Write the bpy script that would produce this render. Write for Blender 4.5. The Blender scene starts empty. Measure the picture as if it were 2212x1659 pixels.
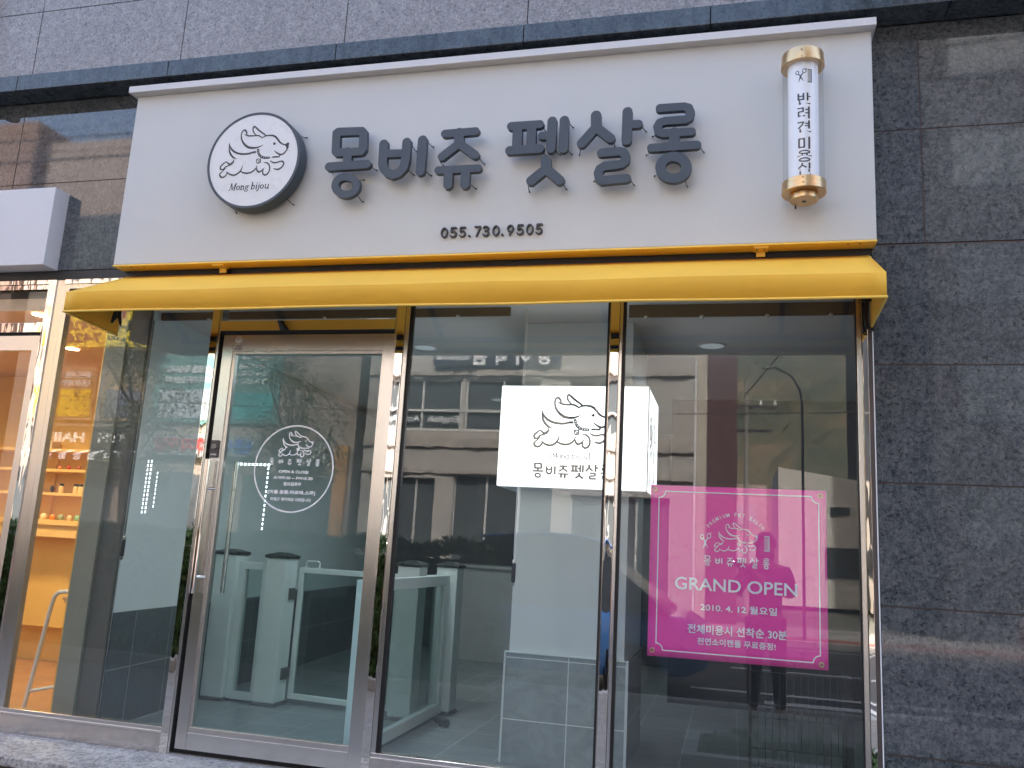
import bpy, bmesh, math, random
import numpy as np
from mathutils import Vector, Matrix
from mathutils.geometry import delaunay_2d_cdt
random.seed(7)
scene = bpy.context.scene
COL = scene.collection
R = math.radians

# ---------------------------------------------------------------- camera
YAW, PIT, ROL = -0.25631711, 0.18969081, 0.05584727
cy, sy, cp, sp = math.cos(YAW), math.sin(YAW), math.cos(PIT), math.sin(PIT)
fw = Vector((sy*cp, cy*cp, sp)); r0 = Vector((cy, -sy, 0)); u0 = r0.cross(fw)
rt = r0*math.cos(ROL) + u0*math.sin(ROL); up = -r0*math.sin(ROL) + u0*math.cos(ROL)
cd = bpy.data.cameras.new("camera"); cam = bpy.data.objects.new("camera", cd); COL.objects.link(cam)
cam.matrix_world = Matrix(((rt.x, up.x, -fw.x, 0.0), (rt.y, up.y, -fw.y, -4.3), (rt.z, up.z, -fw.z, 1.42), (0, 0, 0, 1)))
cd.sensor_width = 36; cd.lens = 1846.94*36/2212; cd.clip_start = 0.02; cd.clip_end = 1000
scene.camera = cam

# ---------------------------------------------------------------- light
SUN_E, SUN_A = R(50), R(5)
w = bpy.data.worlds.new("World"); scene.world = w; w.use_nodes = True
wn = w.node_tree.nodes; wl = w.node_tree.links
sky = wn.new('ShaderNodeTexSky'); sky.sky_type = 'NISHITA'; sky.sun_disc = False
sky.sun_elevation = SUN_E; sky.sun_rotation = SUN_A; sky.dust_density = 5.0; sky.air_density = 1.0; sky.ozone_density = 1.0
bg = wn['Background']; bg.inputs[1].default_value = 0.15
wl.new(sky.outputs[0], bg.inputs[0])
sd = bpy.data.lights.new("sun", 'SUN'); sd.energy = 2.0; sd.angle = R(0.6); sd.color = (1, 0.96, 0.91)
sun = bpy.data.objects.new("sun", sd); COL.objects.link(sun)
sun.rotation_euler = Vector((math.sin(SUN_A)*math.cos(SUN_E), math.cos(SUN_A)*math.cos(SUN_E), math.sin(SUN_E))).to_track_quat('Z', 'Y').to_euler()
scene.view_settings.view_transform = 'Standard'; scene.view_settings.look = 'None'
scene.view_settings.exposure = 2.62; scene.view_settings.gamma = 1
scene.cycles.use_denoising = True
scene.cycles.max_bounces = 10; scene.cycles.transparent_max_bounces = 24
scene.cycles.glossy_bounces = 5; scene.cycles.diffuse_bounces = 5
scene.cycles.sample_clamp_indirect = 6

# ---------------------------------------------------------------- materials
class NT:
    def __init__(s, name):
        s.m = bpy.data.materials.new(name); s.m.use_nodes = True
        s.t = s.m.node_tree; s.n = s.t.nodes; s.l = s.t.links
        s.p = s.n['Principled BSDF']; s.out = s.n['Material Output']
    def new(s, t, **k):
        n = s.n.new(t)
        for a, b in k.items(): setattr(n, a, b)
        return n
    def obj(s, src='Object'):
        return s.new('ShaderNodeTexCoord').outputs[src]
    def noise(s, vec, scale, detail=3, rough=.5, dist=0):
        n = s.new('ShaderNodeTexNoise'); n.inputs['Scale'].default_value = scale; n.inputs['Detail'].default_value = detail
        n.inputs['Roughness'].default_value = rough; n.inputs['Distortion'].default_value = dist
        s.l.new(vec, n.inputs['Vector']); return n.outputs['Fac']
    def mapv(s, vec, sc):
        n = s.new('ShaderNodeMapping'); n.inputs['Scale'].default_value = sc; s.l.new(vec, n.inputs[0]); return n.outputs[0]
    def ramp(s, fac, stops, interp='LINEAR'):
        n = s.new('ShaderNodeValToRGB'); e = n.color_ramp.elements; n.color_ramp.interpolation = interp
        while len(e) < len(stops): e.new(0.5)
        for i, (p, c) in enumerate(stops):
            e[i].position = p; e[i].color = (c[0], c[1], c[2], 1) if hasattr(c, '__len__') else (c, c, c, 1)
        s.l.new(fac, n.inputs[0]); return n.outputs[0]
    def mix(s, fac, a, b, mode='MIX'):
        n = s.new('ShaderNodeMix'); n.data_type = 'RGBA'; n.blend_type = mode
        for inp, v in ((n.inputs[0], fac), (n.inputs[6], a), (n.inputs[7], b)):
            if isinstance(v, (int, float)): inp.default_value = v
            elif hasattr(v, 'default_value') or isinstance(v, bpy.types.NodeSocket): s.l.new(v, inp)
            else: inp.default_value = (v[0], v[1], v[2], 1)
        return n.outputs[2]
    def math(s, op, a, b=None, c=None):
        n = s.new('ShaderNodeMath'); n.operation = op
        for i, v in enumerate((a, b, c)):
            if v is None: continue
            if isinstance(v, (int, float)): n.inputs[i].default_value = v
            else: s.l.new(v, n.inputs[i])
        return n.outputs[0]
    def bump(s, h, strength, dist=.002):
        n = s.new('ShaderNodeBump'); n.inputs['Strength'].default_value = strength; n.inputs['Distance'].default_value = dist
        s.l.new(h, n.inputs['Height']); s.l.new(n.outputs[0], s.p.inputs['Normal']); return n
    def base(s, c):
        if isinstance(c, bpy.types.NodeSocket): s.l.new(c, s.p.inputs['Base Color'])
        else: s.p.inputs['Base Color'].default_value = (c[0], c[1], c[2], 1)
    def rough(s, r):
        if isinstance(r, bpy.types.NodeSocket): s.l.new(r, s.p.inputs['Roughness'])
        else: s.p.inputs['Roughness'].default_value = r

def plain(name, c, rough=.5, metal=0, var=.06, scale=6, emit=None, spec=None, bump=0, bscale=200):
    t = NT(name); v = t.obj()
    n = t.noise(v, scale, 5, .6)
    f = t.ramp(n, [(.3, 1-var), (.7, 1+var)])
    t.base(t.mix(1.0, c, f, 'MULTIPLY'))
    t.rough(t.ramp(t.noise(v, scale*3, 3), [(.3, max(.02, rough-.05)), (.7, min(1, rough+.05))]))
    t.p.inputs['Metallic'].default_value = metal
    if spec is not None: t.p.inputs['Specular IOR Level'].default_value = spec
    if emit:
        t.p.inputs['Emission Color'].default_value = (*emit[0], 1); t.p.inputs['Emission Strength'].default_value = emit[1]
    if bump: t.bump(t.noise(v, bscale, 2), bump, .001)
    return t.m

def granite(name, dark, mid, light, rough=.1, sc=1.0, tan=(.2, .15, .11), streak=0, patch=.12, ct=1.0):
    t = NT(name); v = t.obj()
    a = t.noise(v, 44*sc, 4, .78, .35); b = t.noise(v, 62*sc, 3, .65, .5); c = t.noise(v, 1.6, 4, .6); e = t.noise(v, 13*sc, 4, .7, .4)
    h = t.math('ADD', t.math('MULTIPLY', a, .62), t.math('MULTIPLY', e, .38))
    col = t.ramp(h, [(.5-.09/ct, dark), (.5, mid), (.5+.09/ct, light)])
    col = t.mix(t.math('MULTIPLY', t.ramp(b, [(.57, 0), (.64, 1)]), .65), col, tan)
    dk = t.ramp(t.noise(v, 50*sc, 3, .6, .6), [(.36, 1), (.42, 0)])
    col = t.mix(t.math('MULTIPLY', dk, .75), col, tuple(x*.35 for x in dark))
    col = t.mix(1.0, col, t.ramp(c, [(.3, 1-patch), (.7, 1+patch)]), 'MULTIPLY')
    if streak:
        s_ = t.noise(t.mapv(v, (9, 9, .6)), 1.6, 4, .7)
        col = t.mix(1.0, col, t.ramp(s_, [(.35, 1-streak), (.65, 1+streak*.5)]), 'MULTIPLY')
    t.base(col); t.rough(rough); t.p.inputs['Specular IOR Level'].default_value = .5 if rough > .1 else .85
    t.bump(b, .05, .0005)
    return t.m

def tiles(name, c, grout, w, h, ax, off, g=.004, rough=.35):
    """ax: pair of axis indices used as tile coordinates; off: a grout line position on each (object space)"""
    t = NT(name); v = t.obj(); s = t.new('ShaderNodeSeparateXYZ'); t.l.new(v, s.inputs[0])
    ms = []
    for k, (d, o) in enumerate(((w, off[0]), (h, off[1]))):
        q = t.math('DIVIDE', t.math('SUBTRACT', s.outputs[ax[k]], o-g/2), d)
        fr = t.math('FRACT', q); ms.append(t.math('LESS_THAN', fr, g/d))
        if k == 0: q0 = t.math('FLOOR', q)
        else: q1 = t.math('FLOOR', q)
    m = t.math('MAXIMUM', ms[0], ms[1])
    cm = t.new('ShaderNodeCombineXYZ'); t.l.new(q0, cm.inputs[0]); t.l.new(q1, cm.inputs[1])
    wn_ = t.new('ShaderNodeTexWhiteNoise'); t.l.new(cm.outputs[0], wn_.inputs['Vector'])
    col = t.mix(1.0, c, t.ramp(wn_.outputs['Value'], [(0, .9), (1, 1.1)]), 'MULTIPLY')
    col = t.mix(1.0, col, t.ramp(t.noise(t.mapv(v, (2, 6, 3)), 3, 5, .65, 1.5), [(.35, .88), (.65, 1.15)]), 'MULTIPLY')
    t.base(t.mix(m, col, grout)); t.rough(t.math('ADD', t.math('MULTIPLY', m, .4), rough))
    t.bump(t.math('SUBTRACT', 1.0, m), .4, .001)
    return t.m

def glass(name, refl=.045, tint=(.93, .97, .96), wav=.0, rough=0.0, dust=0):
    t = NT(name); t.n.remove(t.p)
    g = t.new('ShaderNodeNewGeometry'); dt = t.new('ShaderNodeVectorMath', operation='DOT_PRODUCT')
    t.l.new(g.outputs['Normal'], dt.inputs[0]); t.l.new(g.outputs['Incoming'], dt.inputs[1])
    c = t.math('ABSOLUTE', dt.outputs['Value']); k = t.math('POWER', t.math('SUBTRACT', 1.0, c), 5)
    f = t.math('ADD', t.math('MULTIPLY', k, 1-refl), refl)
    tr = t.new('ShaderNodeBsdfTransparent'); tr.inputs[0].default_value = (*[math.sqrt(q) for q in tint], 1)
    gl = t.new('ShaderNodeBsdfGlossy'); gl.inputs['Roughness'].default_value = rough
    if wav:
        b = t.new('ShaderNodeBump'); b.inputs['Strength'].default_value = wav; b.inputs['Distance'].default_value = .01
        t.l.new(t.noise(t.obj(), 1.6, 1), b.inputs['Height']); t.l.new(b.outputs[0], gl.inputs['Normal'])
    mx = t.new('ShaderNodeMixShader'); t.l.new(f, mx.inputs[0]); t.l.new(tr.outputs[0], mx.inputs[1]); t.l.new(gl.outputs[0], mx.inputs[2])
    if not dust: t.l.new(mx.outputs[0], t.out.inputs[0]); return t.m
    df = t.new('ShaderNodeBsdfDiffuse'); df.inputs[0].default_value = (.62, .68, .70, 1); m2 = t.new('ShaderNodeMixShader')
    sm_ = t.noise(t.mapv(t.obj(), (1, 1, .45)), 2.5, 5, .65); t.l.new(t.ramp(sm_, [(.3, dust*.8), (.75, dust*1.3)]), m2.inputs[0])
    t.l.new(mx.outputs[0], m2.inputs[1]); t.l.new(df.outputs[0], m2.inputs[2]); t.l.new(m2.outputs[0], t.out.inputs[0]); return t.m

def chrome(name, c=(.83, .79, .74), rough=.02, wav=.25):
    t = NT(name); t.p.inputs['Metallic'].default_value = 1; t.base(c); t.rough(rough)
    t.bump(t.noise(t.mapv(t.obj(), (6, 6, 1.0)), 3.2, 1.5), wav, .004); return t.m
def brushed(name, c=(.68, .66, .64), rough=.24, sc=(120, 120, 1.2)):
    t = NT(name); v = t.obj(); t.p.inputs['Metallic'].default_value = 1
    t.base(t.mix(1.0, c, t.ramp(t.noise(v, 3, 3), [(.3, .985), (.7, 1.01)]), 'MULTIPLY'))
    t.rough(t.ramp(t.noise(v, 1.5, 3), [(.3, rough-.015), (.7, rough+.02)])); return t.m

def fabric(name, c, transl=.35):
    t = NT(name); v = t.obj()
    wv = t.noise(v, 900, 1); n = t.noise(v, 1.5, 4, .6)
    col = t.mix(1.0, c, t.ramp(n, [(.3, .95), (.7, 1.04)]), 'MULTIPLY'); t.base(col); t.rough(.62)
    t.bump(t.noise(v, 2.2, 3), .35, .012)
    tl = t.new('ShaderNodeBsdfTranslucent'); tl.inputs[0].default_value = (1.0*c[0]*1.2, c[1]*.8, c[2]*.3, 1)
    mx = t.new('ShaderNodeMixShader'); mx.inputs[0].default_value = transl
    t.l.new(t.p.outputs[0], mx.inputs[1]); t.l.new(tl.outputs[0], mx.inputs[2]); t.l.new(mx.outputs[0], t.out.inputs[0]); return t.m

def emis(name, c, s):
    t = NT(name); t.base((c[0]*.8, c[1]*.8, c[2]*.8)); t.p.inputs['Emission Color'].default_value = (*c, 1); t.p.inputs['Emission Strength'].default_value = s
    return t.m

MT = {}
MT['lgran'] = granite('light_granite', (.165, .163, .172), (.245, .243, .253), (.35, .345, .355), .32, 1.5, (.21, .19, .185), patch=.08)
MT['dgran'] = granite('dark_polished_granite', (.036, .044, .052), (.074, .084, .093), (.118, .126, .131), .03, 1.0, (.160, .148, .136))
MT['bgran'] = granite('bluish_granite_band', (.035, .047, .060), (.055, .072, .088), (.08, .10, .115), .16, 1.2, (.09, .10, .11), streak=.35)
MT['sgran'] = granite('step_granite', (.21, .195, .185), (.39, .37, .35), (.56, .53, .50), .55, 1.0, (.42, .33, .25))
MT['joint'] = plain('brown_joint_mortar', (.085, .058, .050), .8)
MT['darkrec'] = plain('dark_recess_paint', (.014, .016, .02), .5)
MT['signw'] = plain('white_sign_sheet', (.535, .55, .548), .42, var=.02, scale=1.1)
MT['signlip'] = plain('white_sign_ledge', (.60, .60, .615), .35, var=.01)
MT['yel'] = plain('yellow_trim', (.86, .55, .08), .4, var=.03)
MT['char'] = plain('charcoal_letter_paint', (.046, .062, .082), .5, var=.03)
MT['ink'] = plain('dark_grey_print', (.030, .030, .033), .5, var=.03)
MT['blk'] = plain('black_rubber', (.012, .012, .013), .45)
MT['navy'] = plain('navy_frame_paint', (.012, .02, .036), .4)
MT['brass'] = brushed('satin_brass', (.62, .42, .22), .30, (3, 3, 90))
MT['chrome'] = chrome('mirror_polished_steel')
MT['brush'] = brushed('brushed_steel')
MT['brushl'] = brushed('light_brushed_steel', (.68, .64, .61), .32)
MT['kick'] = brushed('semi_polished_steel', (.60, .56, .53), .14, (2, 2, 60))
MT['brown'] = plain('brown_anodised_frame', (.075, .06, .055), .4)
MT['pane'] = glass('window_pane_glass', .054, (.93, .985, .97), dust=.014)
MT['dpane'] = glass('greenish_door_glass', .04, (.80, .94, .92), dust=.016)
MT['acry'] = glass('clear_acrylic', .04, (.97, .98, .98), rough=.02)
MT['fpan'] = glass('fence_glass', .03, (.62, .72, .71))
MT['awn'] = fabric('yellow_awning_canvas', (.98, .56, .055), .08)
MT['vin'] = plain('white_vinyl_print', (.93, .94, .95), .5, var=.01)
MT['pink'] = plain('magenta_poster_vinyl', (.82, .06, .37), .3, spec=.25, var=.02)
MT['pinkt'] = plain('pale_poster_print', (.78, .78, .84), .4, var=.01)
MT['wallw'] = plain('pale_interior_plaster', (.68, .74, .745), .6, var=.02)
MT['ceil'] = plain('white_interior_ceiling', (.62, .62, .62), .7, var=.01)
MT['fascia'] = plain('brown_curtain_box', (.09, .065, .055), .45)
MT['fpaint'] = plain('white_fence_paint', (.66, .72, .72), .4, var=.02)
MT['cap'] = plain('dark_post_cap', (.035, .04, .038), .3)
MT['steelg'] = plain('grey_hinge_steel', (.2, .2, .2), .35, metal=.8)
MT['olive'] = plain('olive_grey_column_paint', (.24, .23, .18), .6)
MT['dolive'] = plain('shaded_olive_partition', (.095, .09, .08), .6)  # column olive darkened: this face's shade is put into the colour
MT['orange'] = plain('orange_yellow_wall_paint', (.78, .50, .14), .6, var=.05, scale=1)
MT['ofloor'] = plain('warm_wood_floor', (.42, .22, .08), .4, var=.1, scale=3)
MT['oshelf'] = plain('pale_yellow_shelf', (.78, .52, .2), .5)
MT['oceil'] = plain('tan_ceiling', (.62, .44, .32), .7)
MT['cab'] = plain('brown_cabinet', (.30, .15, .05), .5)

# ---------------------------------------------------------------- mesh helpers
class MB:
    def __init__(s): s.v = []; s.f = []
    def add(s, vs, fs):
        o = len(s.v); s.v += [tuple(p) for p in vs]; s.f += [tuple(i+o for i in f) for f in fs]; return s
    def box(s, x0, x1, y0, y1, z0, z1):
        return s.add([(x0,y0,z0),(x1,y0,z0),(x1,y1,z0),(x0,y1,z0),(x0,y0,z1),(x1,y0,z1),(x1,y1,z1),(x0,y1,z1)],
                     [(0,3,2,1),(4,5,6,7),(0,1,5,4),(1,2,6,5),(2,3,7,6),(3,0,4,7)])
    def hexa(s, b, t):
        return s.add(list(b)+list(t), [(0,3,2,1),(4,5,6,7),(0,1,5,4),(1,2,6,5),(2,3,7,6),(3,0,4,7)])
    def rings(s, rings, cap=True):
        n = len(rings[0]); o = len(s.v)
        for r in rings: s.v += [tuple(p) for p in r]
        for k in range(len(rings)-1):
            for i in range(n):
                a = o+k*n+i; b = o+k*n+(i+1) % n; s.f.append((a, b, b+n, a+n))
        if cap:
            s.f.append(tuple(o+i for i in reversed(range(n)))); s.f.append(tuple(o+(len(rings)-1)*n+i for i in range(n)))
        return s
    def tube(s, pts, r, n=8, cap=True):
        pts = [Vector(p) for p in pts]; rs = r if hasattr(r, '__len__') else [r]*len(pts)
        rg = []; prev = None
        for i, p in enumerate(pts):
            d = (pts[min(i+1, len(pts)-1)]-pts[max(i-1, 0)])
            d = d.normalized() if d.length > 1e-9 else Vector((0, 0, 1))
            if prev is None:
                a = Vector((0, 0, 1)) if abs(d.z) < .9 else Vector((1, 0, 0)); e1 = d.cross(a).normalized()
            else:
                e1 = (prev - d*prev.dot(d)); e1 = e1.normalized() if e1.length > 1e-6 else d.orthogonal().normalized()
            prev = e1; e2 = d.cross(e1)
            rg.append([p+e1*(rs[i]*math.cos(t))+e2*(rs[i]*math.sin(t)) for t in [2*math.pi*k/n for k in range(n)]])
        return s.rings(rg, cap)
    def lathe(s, prof, c, n=48, cap=True):
        return s.rings([[(c[0]+r*math.cos(t), c[1]+r*math.sin(t), z) for t in [2*math.pi*k/n for k in range(n)]] for r, z in prof], cap)
    def ball(s, c, r, n=10, sc=(1, 1, 1)):
        rg = []
        for i in range(n+1):
            a = -math.pi/2+math.pi*i/n; rr = max(1e-4, math.cos(a))*r
            rg.append([(c[0]+sc[0]*rr*math.cos(t), c[1]+sc[1]*rr*math.sin(t), c[2]+sc[2]*r*math.sin(a)) for t in [2*math.pi*k/(2*n) for k in range(2*n)]])
        return s.rings(rg)
    def flat(s, loops, mp, y0, y1):
        """loops of (x,z); mp(x,z,y)->xyz; y0 front, y1 back: a solid plate with holes"""
        loops = [[(float(p[0]), float(p[1])) for p in lp] for lp in loops]
        allp = [p for lp in loops for p in lp]; n = len(allp); o = len(s.v)
        ed = []; k = 0
        for lp in loops: ed += [(k+i, k+(i+1) % len(lp)) for i in range(len(lp))]; k += len(lp)
        V2, E2, F2, ov, oe, of = delaunay_2d_cdt([Vector(p) for p in allp], ed, [], 0, 1e-7)
        V2 = [(v.x, v.y) for v in V2]; idx = [q[0] if q else 0 for q in ov]
        A = np.array(allp); B = np.concatenate([np.roll(np.array(lp), -1, 0) for lp in loops])
        tr = []
        for f in F2:
            gx = sum(V2[i][0] for i in f)/3; gz = sum(V2[i][1] for i in f)/3
            c_ = (A[:, 1] > gz) != (B[:, 1] > gz)
            with np.errstate(divide='ignore', invalid='ignore'):
                xi = A[:, 0]+(gz-A[:, 1])*(B[:, 0]-A[:, 0])/(B[:, 1]-A[:, 1])
            if (c_ & (gx < xi)).sum() % 2: tr.append(tuple(idx[i] for i in f))
        s.v += [tuple(mp(x, z, y0)) for x, z in allp] + [tuple(mp(x, z, y1)) for x, z in allp]
        for a, b, c in tr:
            s.f.append((o+a, o+b, o+c)); s.f.append((o+n+c, o+n+b, o+n+a))
        k = 0
        for lp in loops:
            m = len(lp)
            for i in range(m):
                a = k+i; b = k+(i+1) % m; s.f.append((o+a, o+b, o+n+b, o+n+a))
            k += m
        return s
    def build(s, name, mat, parent=None, smooth=None, bevel=0):
        off = Vector((0, 0, 0)); q = parent
        while q is not None: off += q.location; q = q.parent
        me = bpy.data.meshes.new(name); me.from_pydata([tuple(Vector(p)-off) for p in s.v], [], s.f)
        bm = bmesh.new(); bm.from_mesh(me); bmesh.ops.recalc_face_normals(bm, faces=bm.faces); bm.to_mesh(me); bm.free()
        me.materials.append(MT[mat] if isinstance(mat, str) else mat)
        o = bpy.data.objects.new(name, me); COL.objects.link(o)
        if parent is not None: o.parent = parent
        if smooth is not None:
            me.polygons.foreach_set('use_smooth', [True]*len(me.polygons))
            me.set_sharp_from_angle(angle=R(smooth))
        if bevel:
            b = o.modifiers.new('bevel', 'BEVEL'); b.width = bevel; b.segments = 2; b.limit_method = 'ANGLE'
        return o

def thing(name, loc, label, cat, group=None):
    o = bpy.data.objects.new(name, None); COL.objects.link(o); o.location = loc; o.empty_display_size = .1
    o['label'] = label; o['category'] = cat
    if group: o['group'] = group
    return o
def tag(o, label, cat, group=None):
    o['label'] = label; o['category'] = cat
    if group: o['group'] = group
    return o
def struct(o, kind='structure'): o['kind'] = kind; return o
def rebase(o, loc):
    """give a single-mesh thing its origin at its base"""
    l = Vector(loc); o.data.transform(Matrix.Translation(-l)); o.location = l; return o
def copy_tree(o, parent=None):
    c = o.copy(); COL.objects.link(c)
    if parent is not None: c.parent = parent
    for ch in [q for q in bpy.data.objects if q.parent == o]: copy_tree(ch, c)
    return c

# stroke artwork: union of tapered strokes -> outline loops (marching squares on a distance field)
def outline(strokes, holes=(), cell=1.0):
    P_ = np.array([q for s_ in strokes for q in s_]); mr = P_[:, 2].max()+3*cell
    x0, z0 = P_[:, 0].min()-mr, P_[:, 1].min()-mr; nx = int((P_[:, 0].max()+mr-x0)/cell)+2; nz = int((P_[:, 1].max()+mr-z0)/cell)+2
    F = np.full((nz, nx), 1e3)
    def seg(F, a, b, op):
        ax, az, ar = a; bx, bz, br = b; m = max(ar, br)+3*cell
        i0 = max(0, int((min(ax, bx)-m-x0)/cell)); i1 = min(nx, int((max(ax, bx)+m-x0)/cell)+2)
        j0 = max(0, int((min(az, bz)-m-z0)/cell)); j1 = min(nz, int((max(az, bz)+m-z0)/cell)+2)
        X, Z = np.meshgrid(x0+np.arange(i0, i1)*cell, z0+np.arange(j0, j1)*cell)
        dx, dz = bx-ax, bz-az; L = dx*dx+dz*dz+1e-12
        t = np.clip(((X-ax)*dx+(Z-az)*dz)/L, 0, 1)
        d = np.hypot(X-ax-t*dx, Z-az-t*dz)-(ar+t*(br-ar))
        F[j0:j1, i0:i1] = np.minimum(F[j0:j1, i0:i1], d) if op else np.maximum(F[j0:j1, i0:i1], -d)
    for s_ in strokes:
        for a, b in zip(s_[:-1], s_[1:]): seg(F, a, b, True)
    for s_ in holes:
        for a, b in zip(s_[:-1], s_[1:]): seg(F, a, b, False)
    F = np.where(np.abs(F) < 1e-6, 1e-6, F); I = F < 0
    code = I[:-1, :-1]*1+I[:-1, 1:]*2+I[1:, 1:]*4+I[1:, :-1]*8
    tab = {1: [(3, 0)], 2: [(0, 1)], 3: [(3, 1)], 4: [(1, 2)], 5: [(3, 2), (1, 0)], 6: [(0, 2)], 7: [(3, 2)], 8: [(2, 3)], 9: [(2, 0)], 10: [(0, 3), (2, 1)], 11: [(2, 1)], 12: [(1, 3)], 13: [(1, 0)], 14: [(0, 3)]}
    def ep(i, j, e):
        if e == 0: k = (i, j, 0); a, b = F[j, i], F[j, i+1]; p = (i+a/(a-b), j)
        elif e == 2: k = (i, j+1, 0); a, b = F[j+1, i], F[j+1, i+1]; p = (i+a/(a-b), j+1)
        elif e == 3: k = (i, j, 1); a, b = F[j, i], F[j+1, i]; p = (i, j+a/(a-b))
        else: k = (i+1, j, 1); a, b = F[j, i+1], F[j+1, i+1]; p = (i+1, j+a/(a-b))
        return k, (x0+p[0]*cell, z0+p[1]*cell)
    nxt = {}; pos = {}
    for j, i in zip(*np.nonzero((code > 0) & (code < 15))):
        for e0, e1 in tab[int(code[j, i])]:
            k0, p0 = ep(i, j, e0); k1, p1 = ep(i, j, e1); nxt[k0] = k1; pos[k0] = p0; pos[k1] = p1
    loops = []
    while nxt:
        k = next(iter(nxt)); lp = []
        while k in nxt: lp.append(pos[k]); k = nxt.pop(k)
        if len(lp) >= 4: loops.append(simp(lp, cell*.12))
    return loops
def simp(lp, tol):
    def rdp(p):
        if len(p) < 3: return p
        a, b = p[0], p[-1]; dx, dz = b[0]-a[0], b[1]-a[1]; L = math.hypot(dx, dz) or 1e-9
        m, mi = 0, 0
        for i in range(1, len(p)-1):
            d = abs((p[i][0]-a[0])*dz-(p[i][1]-a[1])*dx)/L if L > 1e-8 else math.hypot(p[i][0]-a[0], p[i][1]-a[1])
            if d > m: m, mi = d, i
        return rdp(p[:mi+1])[:-1]+rdp(p[mi:]) if m > tol else [a, b]
    h = len(lp)//2; a = rdp(lp[:h+1]); b = rdp(lp[h:]+lp[:1]); return a[:-1]+b[:-1]
def face_s(cx, cz, s=.001, sz=None):     # artwork facing the street (-y)
    sz = sz or s; return lambda x, z, y: (cx+x*s, y, cz+z*sz)

def text_poly(body, offset=0.0, spacing=1.0):
    c = bpy.data.curves.new('t', 'FONT'); c.body = body; c.offset = offset; c.space_character = spacing; c.resolution_u = 4
    o = bpy.data.objects.new('t', c); COL.objects.link(o); bpy.context.view_layer.update()
    dgp = bpy.context.evaluated_depsgraph_get(); m = o.evaluated_get(dgp).to_mesh()
    vs = [(v.co.x, v.co.y) for v in m.vertices]; fs = [tuple(p.vertices) for p in m.polygons]
    o.evaluated_get(dgp).to_mesh_clear(); bpy.data.objects.remove(o); bpy.data.curves.remove(c)
    return vs, fs
def text_on(mb, body, x0, x1, z0, z1, mp, y0, th=.0015, offset=0.0, spacing=1.0):
    """letters fitted to the box x0..x1, z0..z1 as a thin raised print"""
    vs, fs = text_poly(body, offset, spacing)
    ax = min(v[0] for v in vs); bx = max(v[0] for v in vs); az = min(v[1] for v in vs); bz = max(v[1] for v in vs)
    f = lambda v: (x0+(v[0]-ax)/(bx-ax)*(x1-x0), z0+(v[1]-az)/(bz-az)*(z1-z0))
    n = len(vs); o = len(mb.v); P2 = [f(v) for v in vs]
    mb.v += [tuple(mp(x, z, y0)) for x, z in P2]+[tuple(mp(x, z, y0+th)) for x, z in P2]
    cnt = {}
    for p in fs:
        mb.f.append(tuple(o+i for i in p)); mb.f.append(tuple(o+n+i for i in reversed(p)))
        for a, b in zip(p, p[1:]+p[:1]): cnt[(a, b)] = 1
    for a, b in cnt:
        if (b, a) not in cnt: mb.f.append((o+a, o+b, o+n+b, o+n+a))
wid = lambda x, z, y: (x, y, z)
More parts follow.
